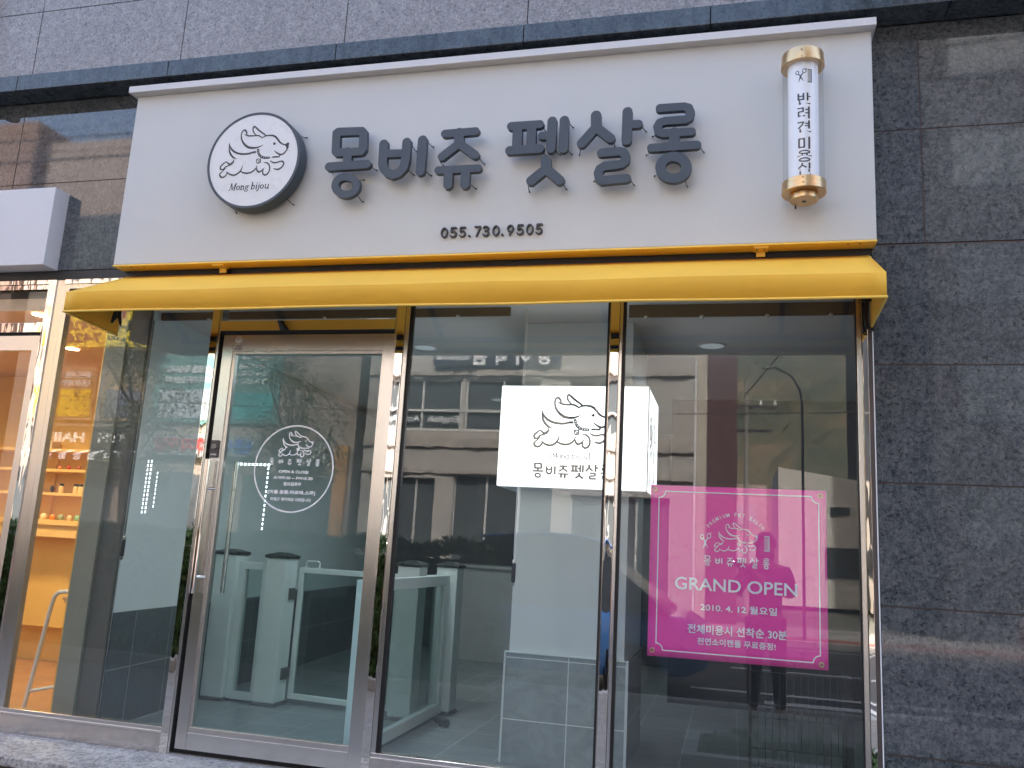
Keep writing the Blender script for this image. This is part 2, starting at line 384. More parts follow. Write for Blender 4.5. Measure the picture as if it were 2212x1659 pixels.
DOG=[[(-81.8,111.8,1.3),(-70.9,104.6,3.3),(-53.5,98.6,4.6),(-20.1,96.2,4.3),(-0.4,97.0,3.9),(16.5,94.2,4.3),(30.7,86.2,3.9),(38.1,79.3,2.6),(47.2,85.0,3.3),(62.9,90.9,3.9),(82.5,92.1,4.2),(109.0,88.6,5.2),(126.4,79.4,5.9),(141.5,62.5,5.5),(156.6,44.1,5.2),(174.4,31.3,4.2),(191.1,26.0,3.9)],[(-64.4,105.7,2.6),(-68.1,122.0,4.6),(-78.2,135.6,5.3),(-88.5,138.0,4.0),(-98.8,127.5,3.7),(-102.0,108.4,3.7),(-98.0,82.5,4.3),(-85.1,59.2,5.6),(-65.8,38.8,6.6),(-44.2,24.6,7.2),(-17.0,19.0,6.6),(9.3,19.4,4.9),(31.5,25.8,3.3),(50.2,34.1,1.0)],[(-0.5,98.0,1.6),(-17.1,111.9,3.6),(-27.5,128.7,4.0),(-28.9,148.0,4.3),(-22.6,156.2,4.6),(-10.0,148.2,4.6),(8.7,130.8,4.9),(30.4,114.9,4.6),(48.4,102.4,4.3),(61.2,92.0,3.3)],[(200.4,23.8,8.4),(210.6,31.0,7.1)],[(210.6,31.0,7.7),(208.0,13.9,6.4),(205.5,-0.1,2.6)],[(200.6,22.2,6.4),(208.0,13.9,6.4)],[(215.2,13.4,3.2),(205.1,-11.0,3.9),(191.1,-28.9,4.5),(175.5,-34.1,4.5),(158.9,-29.9,4.8),(144.9,-21.2,4.2),(127.0,-7.4,1.6)],[(167.8,-36.8,3.9),(160.9,-47.3,3.9),(141.3,-46.0,4.8),(125.1,-45.9,4.2),(113.4,-51.1,1.0)],[(122.6,37.6,8.1),(122.7,37.3,8.1)],[(-175.0,62.2,1.0),(-169.7,42.7,3.3),(-157.0,22.6,5.3),(-138.1,5.4,6.0),(-113.1,-7.4,5.6),(-85.6,-14.0,5.6),(-55.6,-15.9,5.6),(-32.6,-14.2,5.2),(-13.6,-8.5,5.2),(4.4,-7.2,5.9)],[(-174.8,55.8,1.3),(-172.0,26.8,3.0),(-165.6,4.0,5.3),(-153.6,-15.9,5.6),(-136.4,-32.9,5.3),(-113.6,-41.7,1.3)],[(-131.6,-44.3,1.6),(-133.5,-60.1,4.6),(-144.6,-72.1,6.6),(-154.0,-76.3,5.9),(-168.8,-65.8,4.0),(-180.2,-55.6,2.6),(-198.5,-68.7,4.0),(-213.2,-83.7,4.3),(-215.8,-94.7,4.3),(-210.4,-104.5,4.3),(-193.8,-104.0,3.3),(-179.3,-87.4,3.6),(-163.2,-82.7,3.3),(-149.0,-76.6,4.0)],[(-181.4,-96.8,3.3),(-195.6,-114.9,2.6),(-212.1,-129.8,4.0),(-212.5,-139.3,4.6),(-204.2,-150.8,5.3),(-190.3,-154.8,4.6),(-174.6,-147.8,3.9),(-164.9,-132.6,3.3),(-168.1,-121.3,1.6)],[(-167.9,-122.3,2.6),(-145.8,-138.4,4.6),(-121.7,-145.2,5.2),(-102.4,-141.0,4.9),(-84.2,-127.9,4.6),(-71.9,-108.1,3.3),(-68.5,-83.1,0.7)],[(-78.1,-123.5,3.3),(-57.1,-133.3,4.6),(-33.5,-137.8,5.2),(-7.7,-134.0,4.5),(10.6,-122.5,4.2),(21.8,-107.5,3.2),(27.9,-90.6,1.0)],[(23.4,-107.6,2.6),(30.5,-125.3,4.5),(41.5,-134.7,5.2),(54.1,-131.4,3.9),(67.4,-119.7,3.2),(75.7,-107.7,1.0)],[(67.0,-76.7,1.6),(86.9,-79.2,3.9),(103.1,-92.1,4.2),(110.9,-111.4,3.9),(109.6,-133.1,3.9),(98.8,-151.2,4.5),(83.2,-155.9,4.5),(70.8,-148.0,3.9),(67.5,-133.7,3.2),(69.2,-121.3,1.9)],[(107.8,-64.2,1.3),(115.5,-74.1,3.2),(132.7,-82.1,4.5),(152.1,-82.1,4.2),(170.8,-76.0,3.9),(186.8,-75.5,4.5),(197.0,-85.5,4.2),(196.3,-101.0,4.2),(185.1,-115.9,4.5),(166.9,-125.7,4.8),(147.2,-122.9,3.9),(133.7,-117.4,1.3)],[(20.9,5.0,7.2),(24.7,-11.7,6.5),(35.1,-29.7,7.2),(51.3,-41.8,7.2),(73.3,-47.9,7.1),(97.8,-48.6,6.5)],[(45.3,-46.1,1.6),(41.4,-54.4,1.6)],[(18.4,-53.9,2.0),(31.2,-51.5,2.0),(45.2,-58.7,1.9),(46.2,-74.5,1.9),(28.3,-80.6,1.9),(18.9,-71.2,2.0),(18.4,-53.9,2.0)],[(18.6,-55.5,1.3),(46.2,-74.5,1.3)],[(24.9,-79.4,1.3),(44.7,-59.6,1.3)]]
DOGH=[[(21.7,-1.4,2.9),(21.9,-1.4,2.9)],[(26.7,-15.0,2.9),(26.9,-15.0,2.9)],[(37.5,-28.3,2.9),(37.7,-28.3,2.9)],[(49.3,-38.5,2.9),(49.4,-38.5,2.9)],[(64.1,-44.8,2.9),(64.3,-44.8,2.9)],[(78.1,-47.6,2.9),(78.3,-47.6,2.9)],[(92.2,-48.2,2.9),(92.4,-48.2,2.9)],[(118.9,41.4,2.3),(119.2,41.3,2.3)]]
LT={'mong':[[(-90.5,192.7,24.9),(-81.0,199.7,24.9),(66.1,194.1,24.6),(76.1,184.2,24.5),(81.8,82.0,24.4),(73.0,69.1,24.4),(-74.5,71.3,24.7),(-84.2,80.5,24.7),(-90.5,192.7,24.9)],[(-11.0,73.1,25.6),(-5.0,2.4,25.4)],[(-115.8,-11.8,25.6),(115.7,-11.1,25.2)],[(64.6,-135.9,22.1),(64.0,-147.8,22.1),(60.3,-158.8,22.0),(53.5,-168.6,22.0),(44.1,-176.5,22.1),(32.4,-182.2,22.1),(19.1,-185.5,22.1),(4.6,-186.0,22.1),(-10.1,-183.9,22.1),(-24.2,-179.2,22.2),(-37.3,-172.2,22.2),(-48.6,-163.1,22.2),(-57.5,-152.5,22.3),(-63.5,-140.8,22.3),(-66.3,-128.7,22.3),(-65.9,-116.8,22.3),(-62.3,-105.6,22.3),(-55.5,-95.8,22.3),(-45.9,-87.9,22.3),(-34.1,-82.1,22.3),(-20.6,-78.9,22.3),(-6.1,-78.4,22.3),(8.6,-80.6,22.2),(22.9,-85.4,22.2),(35.9,-92.5,22.2),(47.1,-101.7,22.2),(55.8,-112.3,22.1),(61.7,-123.9,22.1),(64.6,-135.9,22.1)]],'bi':[[(-115.3,105.1,26.2),(-111.9,-16.0,26.0),(-102.0,-43.8,25.9),(-77.5,-69.9,25.8),(-44.4,-83.1,25.7),(-10.9,-73.8,25.7),(13.7,-45.9,25.7),(22.4,-4.7,25.7),(22.0,106.6,25.9)],[(-110.0,45.9,23.1),(23.5,41.1,22.8)],[(115.3,112.5,27.2),(115.3,-71.6,26.9)]],'jyu':[[(-90.9,141.8,23.0),(85.0,143.8,22.7)],[(-9.6,141.9,27.7),(-5.3,80.4,27.6)],[(-4.2,77.9,24.2),(-97.6,6.2,24.3)],[(-4.2,77.9,24.2),(91.9,3.6,23.9)],[(-113.2,-73.0,22.3),(113.3,-74.7,21.9)],[(-54.0,-88.7,25.5),(-52.1,-160.9,25.4)],[(44.5,-94.5,25.8),(44.7,-165.3,25.7)]],'pet':[[(-145.4,158.2,23.9),(12.1,157.6,23.5)],[(-109.8,147.1,26.5),(-107.3,23.7,26.3)],[(-32.1,141.3,25.8),(-29.0,29.6,25.6)],[(-146.4,16.8,24.7),(19.2,16.9,24.4)],[(28.6,91.1,22.9),(68.1,89.4,22.8)],[(80.1,170.9,25.6),(79.1,12.3,25.4)],[(146.1,170.3,25.5),(146.4,9.4,25.2)],[(55.5,-50.5,28.5),(58.8,-97.3,28.4)],[(56.5,-102.6,26.3),(-18.9,-163.7,26.3)],[(61.7,-102.9,26.3),(135.8,-169.8,26.0)]],'sal':[[(-76.7,184.4,27.8),(-74.4,120.9,27.7)],[(-76.7,115.6,25.6),(-147.8,31.8,25.6)],[(-70.6,115.1,25.0),(4.3,49.6,24.7)],[(88.6,192.8,26.4),(87.8,31.8,26.1)],[(105.3,121.1,22.6),(147.8,119.5,22.5)],[(-41.0,-28.7,23.7),(54.6,-26.9,23.5),(74.8,-33.6,23.4),(85.4,-53.1,23.4),(83.7,-82.5,23.3),(66.8,-97.5,23.3),(46.9,-101.6,23.4),(-23.2,-105.4,23.5),(-45.4,-117.5,23.5),(-53.7,-141.1,23.5),(-48.7,-168.2,23.5),(-30.5,-184.2,23.4),(95.1,-179.2,23.1)]],'rong':[[(-75.6,200.7,22.4),(45.6,200.1,22.2),(70.0,191.1,22.1),(80.2,165.0,22.0),(74.3,138.6,22.0),(56.5,126.6,22.0),(-48.4,126.6,22.2),(-75.3,119.4,22.3),(-86.2,97.1,22.2),(-80.7,69.7,22.2),(-59.4,59.0,22.1),(86.5,57.6,21.9)],[(-0.6,58.6,27.7),(0.7,-16.2,27.5)],[(-114.0,-18.5,22.6),(114.1,-17.5,22.2)],[(65.0,-137.5,25.6),(63.7,-150.5,25.6),(59.0,-162.8,25.6),(51.4,-173.5,25.6),(41.3,-182.3,25.6),(28.9,-188.6,25.6),(15.2,-192.2,25.6),(0.6,-192.8,25.7),(-14.0,-190.5,25.7),(-27.9,-185.3,25.8),(-40.5,-177.5,25.8),(-51.3,-167.5,25.8),(-59.4,-155.7,25.9),(-64.5,-142.8,25.9),(-66.5,-129.4,25.9),(-65.1,-116.2,26.0),(-60.5,-103.9,26.0),(-52.9,-93.0,26.0),(-42.5,-84.2,26.0),(-30.2,-77.9,26.0),(-16.2,-74.3,25.9),(-1.5,-73.8,25.9),(13.1,-76.2,25.9),(27.1,-81.6,25.8),(39.7,-89.5,25.8),(50.2,-99.5,25.7),(58.2,-111.3,25.7),(63.2,-124.2,25.7),(65.0,-137.5,25.6)]]}
G0 = -0.10      # pavement level
# ---------------------------------------------------------------- the shop building
bld = thing('shop_building', (-1.5, 0.0, G0), 'stone-clad building with dark polished granite round its glazed shopfront and light granite above', 'building')
# light granite upper cladding (panels with open joints over a backing)
m = MB(); bk = MB(); bk.box(-9.5, 7, -.13, .30, 4.279, 17)
xs = [-4.44+1.108*k for k in range(-5, 11)]; zs = [4.281, 4.74, 5.9, 7.1, 8.3, 9.5, 10.7, 12, 14, 17]
for i in range(len(xs)-1):
    for j in range(len(zs)-1): m.box(xs[i]+.003, xs[i+1]-.003, -.15, -.1301, zs[j]+.003, zs[j+1]-.003)
m.build('upper_granite_cladding', 'lgran', bld); bk.build('upper_joint_backing', plain('light_joint', (.20, .18, .17), .8), bld)
m = MB(); bx_ = [-10.1, -8.0, -6.80, -5.67, -4.535, -3.40, -2.265, -1.13, -.12, 1.03, 2.2, 3.4, 5, 7]
for a, b in zip(bx_[:-1], bx_[1:]): m.box(a+.002, b-.002, -.165, -.001, 4.17, 4.278)
m.build('granite_ledge_band', 'bgran', bld, bevel=.003)
# dark cladding
m = MB(); bk = MB()
def panels(xl, zl, y=0.0, g=.003):
    for i in range(len(xl)-1):
        for j in range(len(zl)-1): m.box(xl[i]+g, xl[i+1]-g, y, y+.006, zl[j]+g, zl[j+1]-g)
panels([-9.5, -8.2, -7.0, -5.8, -4.6, -3.4, -2.2, -1.0, .2, .905, 2.1, 3.3, 4.5, 5.7, 7], [2.985, 3.585, 4.168])
m.build('upper_dark_granite_cladding', 'dgran', bld)
m = MB()
panels([.660, 2.05, 3.4, 4.7, 7], [G0, .06, .62, 1.256, 1.816, 2.379, 2.980])
m.build('lower_dark_granite_cladding', 'dgran', bld); m = MB()
panels([-9.5, -8.3, -7.2], [G0, .06, .62, 1.256, 1.816, 2.379, 2.980])
m.build('lower_dark_granite_cladding', 'dgran', bld)
bk.box(-9.5, 7, .0035, .26, 2.99, 4.168); bk.box(.664, 7, .0035, .26, G0, 2.985); bk.box(-9.5, -7.2, .0035, .26, G0, 2.985)
bk.build('joint_backing', 'joint', bld)
m = MB(); m.box(-7.2, .660, .004, .09, 2.926, 2.984); m.build('dark_lintel', 'darkrec', bld)
m = MB(); m.box(.6555, .6598, -.002, .03, .236, 2.925); m.build('sealant_bead', 'vin', bld)
# floors, roof and rear so that daylight enters only through the glazing
m = MB(); m.box(-9.5, 7, .31, 12, 3.05, 3.2); m.box(-9.5, 7, .31, 12, 16.8, 17); m.box(-9.5, 7, 11.8, 12, G0, 16.8); m.box(-9.5, -9.3, .31, 11.8, G0, 16.8); m.box(6.8, 7, .31, 11.8, G0, 16.8)
m.build('slabs_and_rear_walls', 'ceil', bld)
# granite step
m = MB(); 
for a, b in ((-9.5, -7.6), (-7.6, -5.35), (-5.35, -3.1), (-3.1, -.8), (-.8, 1.5), (1.5, 4.2)): m.box(a+.002, b-.002, -.415, .16, .19, .236)
m.build('granite_step', 'sgran', bld, bevel=.006)
m = MB(); m.box(-9.5, 4.2, -.375, .15, G0, .1895); m.build('step_riser', plain('dark_brick_riser', (.10, .075, .065), .8, var=.35, scale=30, bump=.3, bscale=60), bld)

m = MB(); m.tube([(-4.945, -.215, 4.2), (-4.945, -.215, 12)], .055, 16)
m.build('downpipe', plain('brown_downpipe', (.10, .055, .045), .5), bld, smooth=50)
# ---- glazing frames.  zt/zb: clear glass top and bottom
GB, GT = .368, 2.866
def bars(m, lst, y0, y1, z0, z1):
    for a, b in lst: m.box(a, b, y0, y1, z0, z1)
win = []
def window(x0, x1, beadL, beadR, gask):
    """x0..x1 clear glass; bead strips beside it"""
    fr = MB(); bars(fr, [beadL, beadR], .006, .05, GB-.02, GT+.03); fr.box(beadL[0], beadR[1], .0075, .05, GT, GT+.031)
    fr.box(beadL[0], beadR[1], .004, .05, .3451, .3676)
    o = fr.build('window_frame', 'brush', bld, bevel=.002)
    k = MB(); k.box(beadL[0], beadR[1], .0, .05, .2365, .345); k.build('kick_panel', 'kick', o)
    l = MB(); l.box(beadL[0], beadR[1], -.004, .004, .3375, .3475); l.build('sill_lip', 'brushl', o, bevel=.0015)
    h = MB(); h.box(beadL[0], beadR[1], .0, .05, GT+.0315, 2.9255); h.build('mirror_head_rail', 'chrome', o)
    p = MB(); p.box(x0-.012, x1+.012, .030, .038, GB-.006, GT+.006); p.build('pane', 'pane', o)
    if gask:
        g = MB(); bars(g, gask, .0225, .0445, GB, GT); g.build('gasket', 'blk', o)
    return o
wL = window(-4.03, -2.979, (-4.064, -4.03), (-2.981, -2.978), [(-4.066, -4.0605)])
wM = window(-1.719, -.632, (-1.760, -1.735), (-.6175, -.6125), [(-1.7345, -1.719), (-.632, -.618)])
wR = window(-.536, .585, (-.5665, -.550), (.585, .608), [(-.5495, -.536), (.5805, .5848)])
# mirror mullions
def mullion(x0, x1, z0=.2365, z1=2.9255):
    m = MB(); m.box(x0, x1, -.001, .06, z0, z1); return m.build('mirror_mullion', 'chrome', bld, bevel=.0012)
for a, b in ((-4.186, -4.128), (-2.9775, -2.930), (-1.8055, -1.7605), (-.612, -.567), (.6085, .635)): mullion(a, b)
for a, b, c in ((-4.1275, -4.066, .008), (-2.9295, -2.917, .004), (-1.818, -1.806, .004)): m = MB(); m.box(a, b, c, .07, .2365, 2.9255); m.build('brushed_jamb', 'brush', bld, bevel=.001)
m = MB(); m.box(.6355, .655, .003, .06, .2365, 2.9255); m.build('brown_jamb', 'brown', bld)
m = MB(); m.box(-2.9165, -2.893, .045, .08, .2365, 2.58); m.box(-2.9165, -1.8185, .03, .08, 2.5585, 2.580); m.box(-2.9165, -1.8185, .05, .09, .2365, .2635); m.build('dark_door_rebate', 'blk', bld)
# transom over the pet salon door
t_ = MB(); t_.box(-2.9165, -1.8185, .0, .06, 2.5805, 2.641); tr = t_.build('transom', 'chrome', bld, bevel=.001)
m = MB(); m.box(-2.9165, -1.8185, .030, .038, 2.6415, 2.90); m.build('pane', 'pane', tr)
m = MB(); m.box(-2.9165, -1.8185, .0, .06, 2.9005, 2.9255); m.build('head_rail', 'chrome', tr)
# the pet salon door
dr = MB(); y0, y1 = .012, .052
dr.box(-2.893, -2.827, y0, y1, .266, 2.5575); dr.box(-1.886, -1.8195, y0, y1, .266, 2.5575)
dr.box(-2.8265, -1.8865, y0+.001, y1-.001, 2.462, 2.5575); dr.box(-2.8265, -1.8865, y0+.001, y1-.001, .266, .352)
door = dr.build('door', 'brush', bld, bevel=.0012)
m = MB(); m.box(-2.8268, -2.806, y0+.006, y1-.004, .352, 2.4615); m.box(-2.8268, -1.8865, y0+.005, y1-.004, .3525, .382); m.box(-2.8058, -1.8866, y0+.006, y1-.004, 2.4445, 2.4615)
m.build('glazing_bead', 'brushl', door, bevel=.0015)
m = MB(); m.box(-2.81, -1.8862, .030, .040, .378, 2.448); m.build('glass', 'dpane', door)
for sx, yy in ((-2.869, -.036), (-2.772, .105)):
    m = MB(); m.tube([(sx, yy, 1.082), (sx, yy, 1.822)], .0155 if yy < 0 else .013, 16)
    for zz in (1.17, 1.66): m.tube([(sx, yy, zz), (sx+.035, .02 if yy < 0 else .05, zz)], .009, 10)
    m.build('handle', 'chrome' if yy < 0 else 'brush', door, smooth=40)
m = MB(); m.box(-2.892, -2.838, .004, .0118, 1.835, 1.935); lk = m.build('lock_plate', 'brown', door, bevel=.002)
m = MB(); m.lathe([(.016, 0), (.016, .006), (.012, .007)], (0, 0), 24); m.v = [(-2.865+x, .004-z, 1.897+y) for x, y, z in m.v]; m.build('lock_button', 'steelg', door)
m = MB(); text_on(m, '당기세요', -2.885, -2.847, 1.848, 1.858, wid, .0032, .0006, .02); m.build('lock_plate_lettering', 'vin', door)
m = MB(); m.lathe([(.0001, 0), (.022, 0), (.022, .005), (.010, .006), (.010, .009), (.0001, .009)], (0, 0), 28); m.v = [(-2.793+x, .013-z, 2.531+y) for x, y, z in m.v]; m.build('keyhole', 'brushl', door, smooth=40)
m = MB(); m.box(-2.7942, -2.7918, .0025, .0045, 2.524, 2.538); m.build('key_slot', 'blk', door)
st = MB(); st.box(-2.818, -2.766, .0120, .0128, 2.466, 2.498); st.build('locksmith_sticker', plain('grey_sticker', (.5, .47, .44), .4), door)
m = MB(); text_on(m, '낙원열쇠', -2.815, -2.769, 2.485, 2.495, wid, .0112, .0006, .015); m.build('sticker_lettering', 'ink', door); m = MB(); text_on(m, '637-2997', -2.815, -2.772, 2.470, 2.479, wid, .0112, .0006, .015); m.build('sticker_lettering', 'ink', door)
# neighbour's glazed door and transom (left edge of the picture)
m = MB(); m.box(-5.4, -4.1865, .008, .05, 2.866, 2.897); m.box(-5.4, -4.1865, .0, .05, 2.8975, 2.9255); m.box(-5.4, -4.1865, .0, .06, 2.585, 2.646)
nt = m.build('neighbour_transom', 'chrome', bld, bevel=.001)
m = MB(); m.box(-5.4, -4.187, .028, .036, 2.6465, 2.8655); m.build('pane', 'pane', nt)
m = MB(); m.box(-5.4, -4.187, .03, .08, 2.565, 2.5845); m.build('dark_gap', 'blk', nt)
m = MB(); m.box(-4.245, -4.190, .010, .05, .27, 2.565); m.box(-5.4, -5.33, .010, .05, .27, 2.565); m.box(-5.3295, -4.2455, .011, .049, 2.470, 2.565); m.box(-5.3295, -4.2455, .011, .049, .27, .35)
nd = m.build('neighbour_door', 'brushl', bld, bevel=.001)
m = MB(); m.box(-5.335, -4.240, .028, .036, .345, 2.475); m.build('glass', 'pane', nd)
m = MB(); m.box(-7.2, -5.401, .0, .05, .2365, .345); m.box(-7.2, -5.401, .0, .05, 2.866, 2.9255); m.box(-7.2, -7.15, 0, .05, .3455, 2.8655)
nw = m.build('neighbour_window', 'brush', bld)
m = MB(); m.box(-7.15, -5.401, .028, .036, .3455, 2.8655); m.build('pane', 'pane', nw)

# ---- inside the two shops
FZ = .25
flr = MB(); flr.add([(-4.05, .081, FZ), (3.2, .081, FZ), (3.2, 5.6, FZ), (-4.05, 5.6, FZ)], [(0, 1, 2, 3)])
fo = flr.build('shop_floor', tiles('grey_floor_tiles', (.21, .235, .24), (.55, .58, .57), .33, .40, (0, 1), (-1.60, .47)))
struct(fo)
flr = MB(); flr.add([(-7.2, .081, FZ-.001), (-3.84, .081, FZ-.001), (-3.84, 2.3, FZ-.001), (-7.2, 2.3, FZ-.001)], [(0, 1, 2, 3)])
struct(flr.build('neighbour_floor', 'ofloor'))
# pet salon left wall (runs back at a slight angle)
def wx(y): return -3.53-.103*y
m = MB(); m.hexa([(wx(.22), .22, FZ), (wx(5.6), 5.6, FZ), (wx(5.6)-.1, 5.6, FZ), (wx(.22)-.1, .22, FZ)], [(wx(.22), .22, 2.82), (wx(5.6), 5.6, 2.82), (wx(5.6)-.1, 5.6, 2.82), (wx(.22)-.1, .22, 2.82)])
m.build('interior_side_wall', 'wallw', bld)
dado = tiles('dark_dado_tiles', (.085, .10, .107), (.36, .39, .39), .413, .333, (1, 2), (.45, .585-G0))
m = MB(); m.hexa([(wx(.215)+.012, .215, FZ), (wx(5.5)+.012, 5.5, FZ), (wx(5.5)+.001, 5.5, FZ), (wx(.215)+.001, .215, FZ)], [(wx(.215)+.012, .215, .915), (wx(5.5)+.012, 5.5, .93), (wx(5.5)+.001, 5.5, .93), (wx(.215)+.001, .215, .915)])
m.build('tiled_dado', dado, bld)
m = MB(); m.box(-3.695, -3.556, .19, .2145, FZ, 2.82); m.build('partition_end', 'dolive', bld)
m = MB(); m.box(-3.842, -3.6955, .17, .26, FZ, 2.82); m.build('partition_column', 'olive', bld)
m = MB(); m.box(-3.93, -3.85, .262, 2.3, FZ, 2.82); m.build('neighbour_side_wall', 'orange', bld)
m = MB(); m.box(-3.7, 3.2, .081, 5.6, 2.781, 2.83); m.build('pet_salon_ceiling', 'ceil', bld)
m = MB(); m.box(-3.55, -1.236, .285, .305, 2.732, 2.781); m.box(-.554, 3.2, .285, .305, 2.712, 2.781); m.build('curtain_box', 'fascia', bld)
m = MB(); m.box(-7.2, -3.845, .081, 2.3, 2.751, 2.83); m.build('neighbour_ceiling', 'oceil', bld)
m = MB(); m.box(-7.2, -3.80, 2.2, 2.3, FZ, 2.75); m.box(-7.3, -7.2, .08, 2.3, FZ, 2.75); m.build('neighbour_back_wall', 'orange', bld)
m = MB(); m.box(-4.2, 3.2, 5.5, 5.6, FZ, 2.78); m.box(3.1, 3.2, .08, 5.5, FZ, 2.78); m.build('rear_partition', plain('grey_rear_wall', (.10, .105, .11), .7), bld)
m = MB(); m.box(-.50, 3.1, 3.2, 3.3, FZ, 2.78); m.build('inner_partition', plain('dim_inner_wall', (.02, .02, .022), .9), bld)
# pillar with tiled foot
m = MB(); m.box(-1.222, -.566, .635, 1.5, .84, 2.78); pl = m.build('interior_pillar', 'wallw', bld, bevel=.003)
m = MB(); m.box(-1.235, -.5545, .620, 1.512, FZ, .838); m.build('pillar_tiling', tiles('grey_pillar_tiles', (.30, .345, .355), (.72, .78, .78), .365, .333, (0, 2), (-.873+1.5, .481-G0), .005), pl)
m = MB(); m.box(-1.247, -1.2352, .616, .640, FZ, .846); m.box(-.5543, -.5395, .616, .640, FZ, .846); m.box(-1.2351, -.5544, .612, .640, .8385, .846); m.build('corner_trim', 'fpaint', pl, bevel=.001)

# ---------------------------------------------------------------- sign board
sg = thing('shop_sign', (-1.48, -.05, 2.965), 'long white shop sign board with raised charcoal Korean lettering over the yellow awning', 'sign')
m = MB(); m.box(-3.641, .672, -.10, -.002, 2.9745, 4.085); m.build('panel', 'signw', sg, bevel=.004)
m = MB(); m.box(-3.6425, .6735, -.1015, -.002, 2.965, 2.974); m.build('yellow_base_trim', 'yel', sg)  # thin yellow strip under the board
m = MB(); m.box(-3.672, .6895, -.152, -.002, 4.088, 4.130); m.box(-3.668, .685, -.118, -.002, 4.0855, 4.0878); m.build('drip_ledge', 'signlip', sg, bevel=.003)
names = {'mong': -2.10675, 'bi': -1.784, 'jyu': -1.44965, 'pet': -1.0183, 'sal': -.626, 'rong': -.29385}
for k, cx in names.items():
    lo = outline(LT[k], cell=1.3)
    m = MB(); m.flat(lo, face_s(cx, 3.5), -.185, -.155)
    m.build('channel_letter', 'char', sg, bevel=.0018)
HK = [(-1.976,3.487,-1.962,3.488),(-2.224,3.468,-2.24,3.487),(-1.739,3.6,-1.732,3.589),(-1.645,3.609,-1.631,3.607),(-1.746,3.448,-1.735,3.446),(-1.646,3.439,-1.631,3.436),(-1.336,3.491,-1.325,3.487),(-1.574,3.505,-1.564,3.493),(-1.375,3.342,-1.363,3.344),(-2.034,3.407,-2.037,3.433),(-2.038,3.312,-2.028,3.3),(-1.517,3.317,-1.518,3.341),(-.991,3.655,-.99,3.658),(-.987,3.513,-.986,3.517),(-.852,3.673,-.837,3.668),(-.916,3.511,-.902,3.513),(-.85,3.509,-.837,3.512),(-.867,3.321,-.857,3.312),(-1.056,3.315,-1.063,3.309),(-.783,3.513,-.799,3.505),(-.606,3.535,-.609,3.542),(-.459,3.613,-.445,3.616),(-.513,3.323,-.499,3.317),(-.162,3.479,-.146,3.479),(-.424,3.459,-.443,3.481),(-.397,3.559,-.413,3.585),(-.385,3.337,-.398,3.362),(-.234,3.302,-.226,3.293),(-.697,3.326,-.715,3.351)]
for a, b, c, d in HK:
    m = MB(); m.tube([(a, -.157, b), (a+(c-a)*.55, -.125, b+(d-b)*.8-.004), (c-(c-a)*.2, -.112, d-.002), (c, -.099, d)], [.0022, .0022, .003, .0042], 8)
    m.build('letter_wire', 'blk', sg, smooth=60)
# phone number
def ell(cx, cy, rx, ry, r, n=22): return [(cx+rx*math.cos(t), cy+ry*math.sin(t), r) for t in [2*math.pi*k/n for k in range(n+1)]]
def ps(pts, r): return [(x, y, r) for x, y in pts]
DG = {'0': [ell(21, 31.5, 16, 26.5, 4.0)], '5': [ps([(35,58),(10,58),(8,34),(15,38),(24,38),(32,33),(36,24),(35,15),(29,7),(20,5),(11,7),(6,13)], 4.0)],
      '7': [ps([(6,58),(37,58),(17,5)], 4.0)], '3': [ps([(7,52),(14,58),(24,58),(33,52),(33,42),(26,34),(16,33)], 4.0), ps([(26,34),(35,26),(36,16),(29,7),(18,5),(9,8),(5,14)], 4.0)],
      '9': [ell(21, 40, 15, 18, 4.0), ps([(36,42),(34,30),(18,5)], 4.0)], '.': [ps([(8,7),(8.1,7)], 6.6)]}
for ch, x in zip('055.730.9505', (-1.549,-1.497,-1.445,-1.392,-1.360,-1.312,-1.256,-1.206,-1.176,-1.122,-1.069,-1.018)):
    m = MB(); m.flat(outline(DG[ch], cell=1), face_s(x, 3.061), -.114, -.1003); m.build('phone_digit', 'ink', sg)
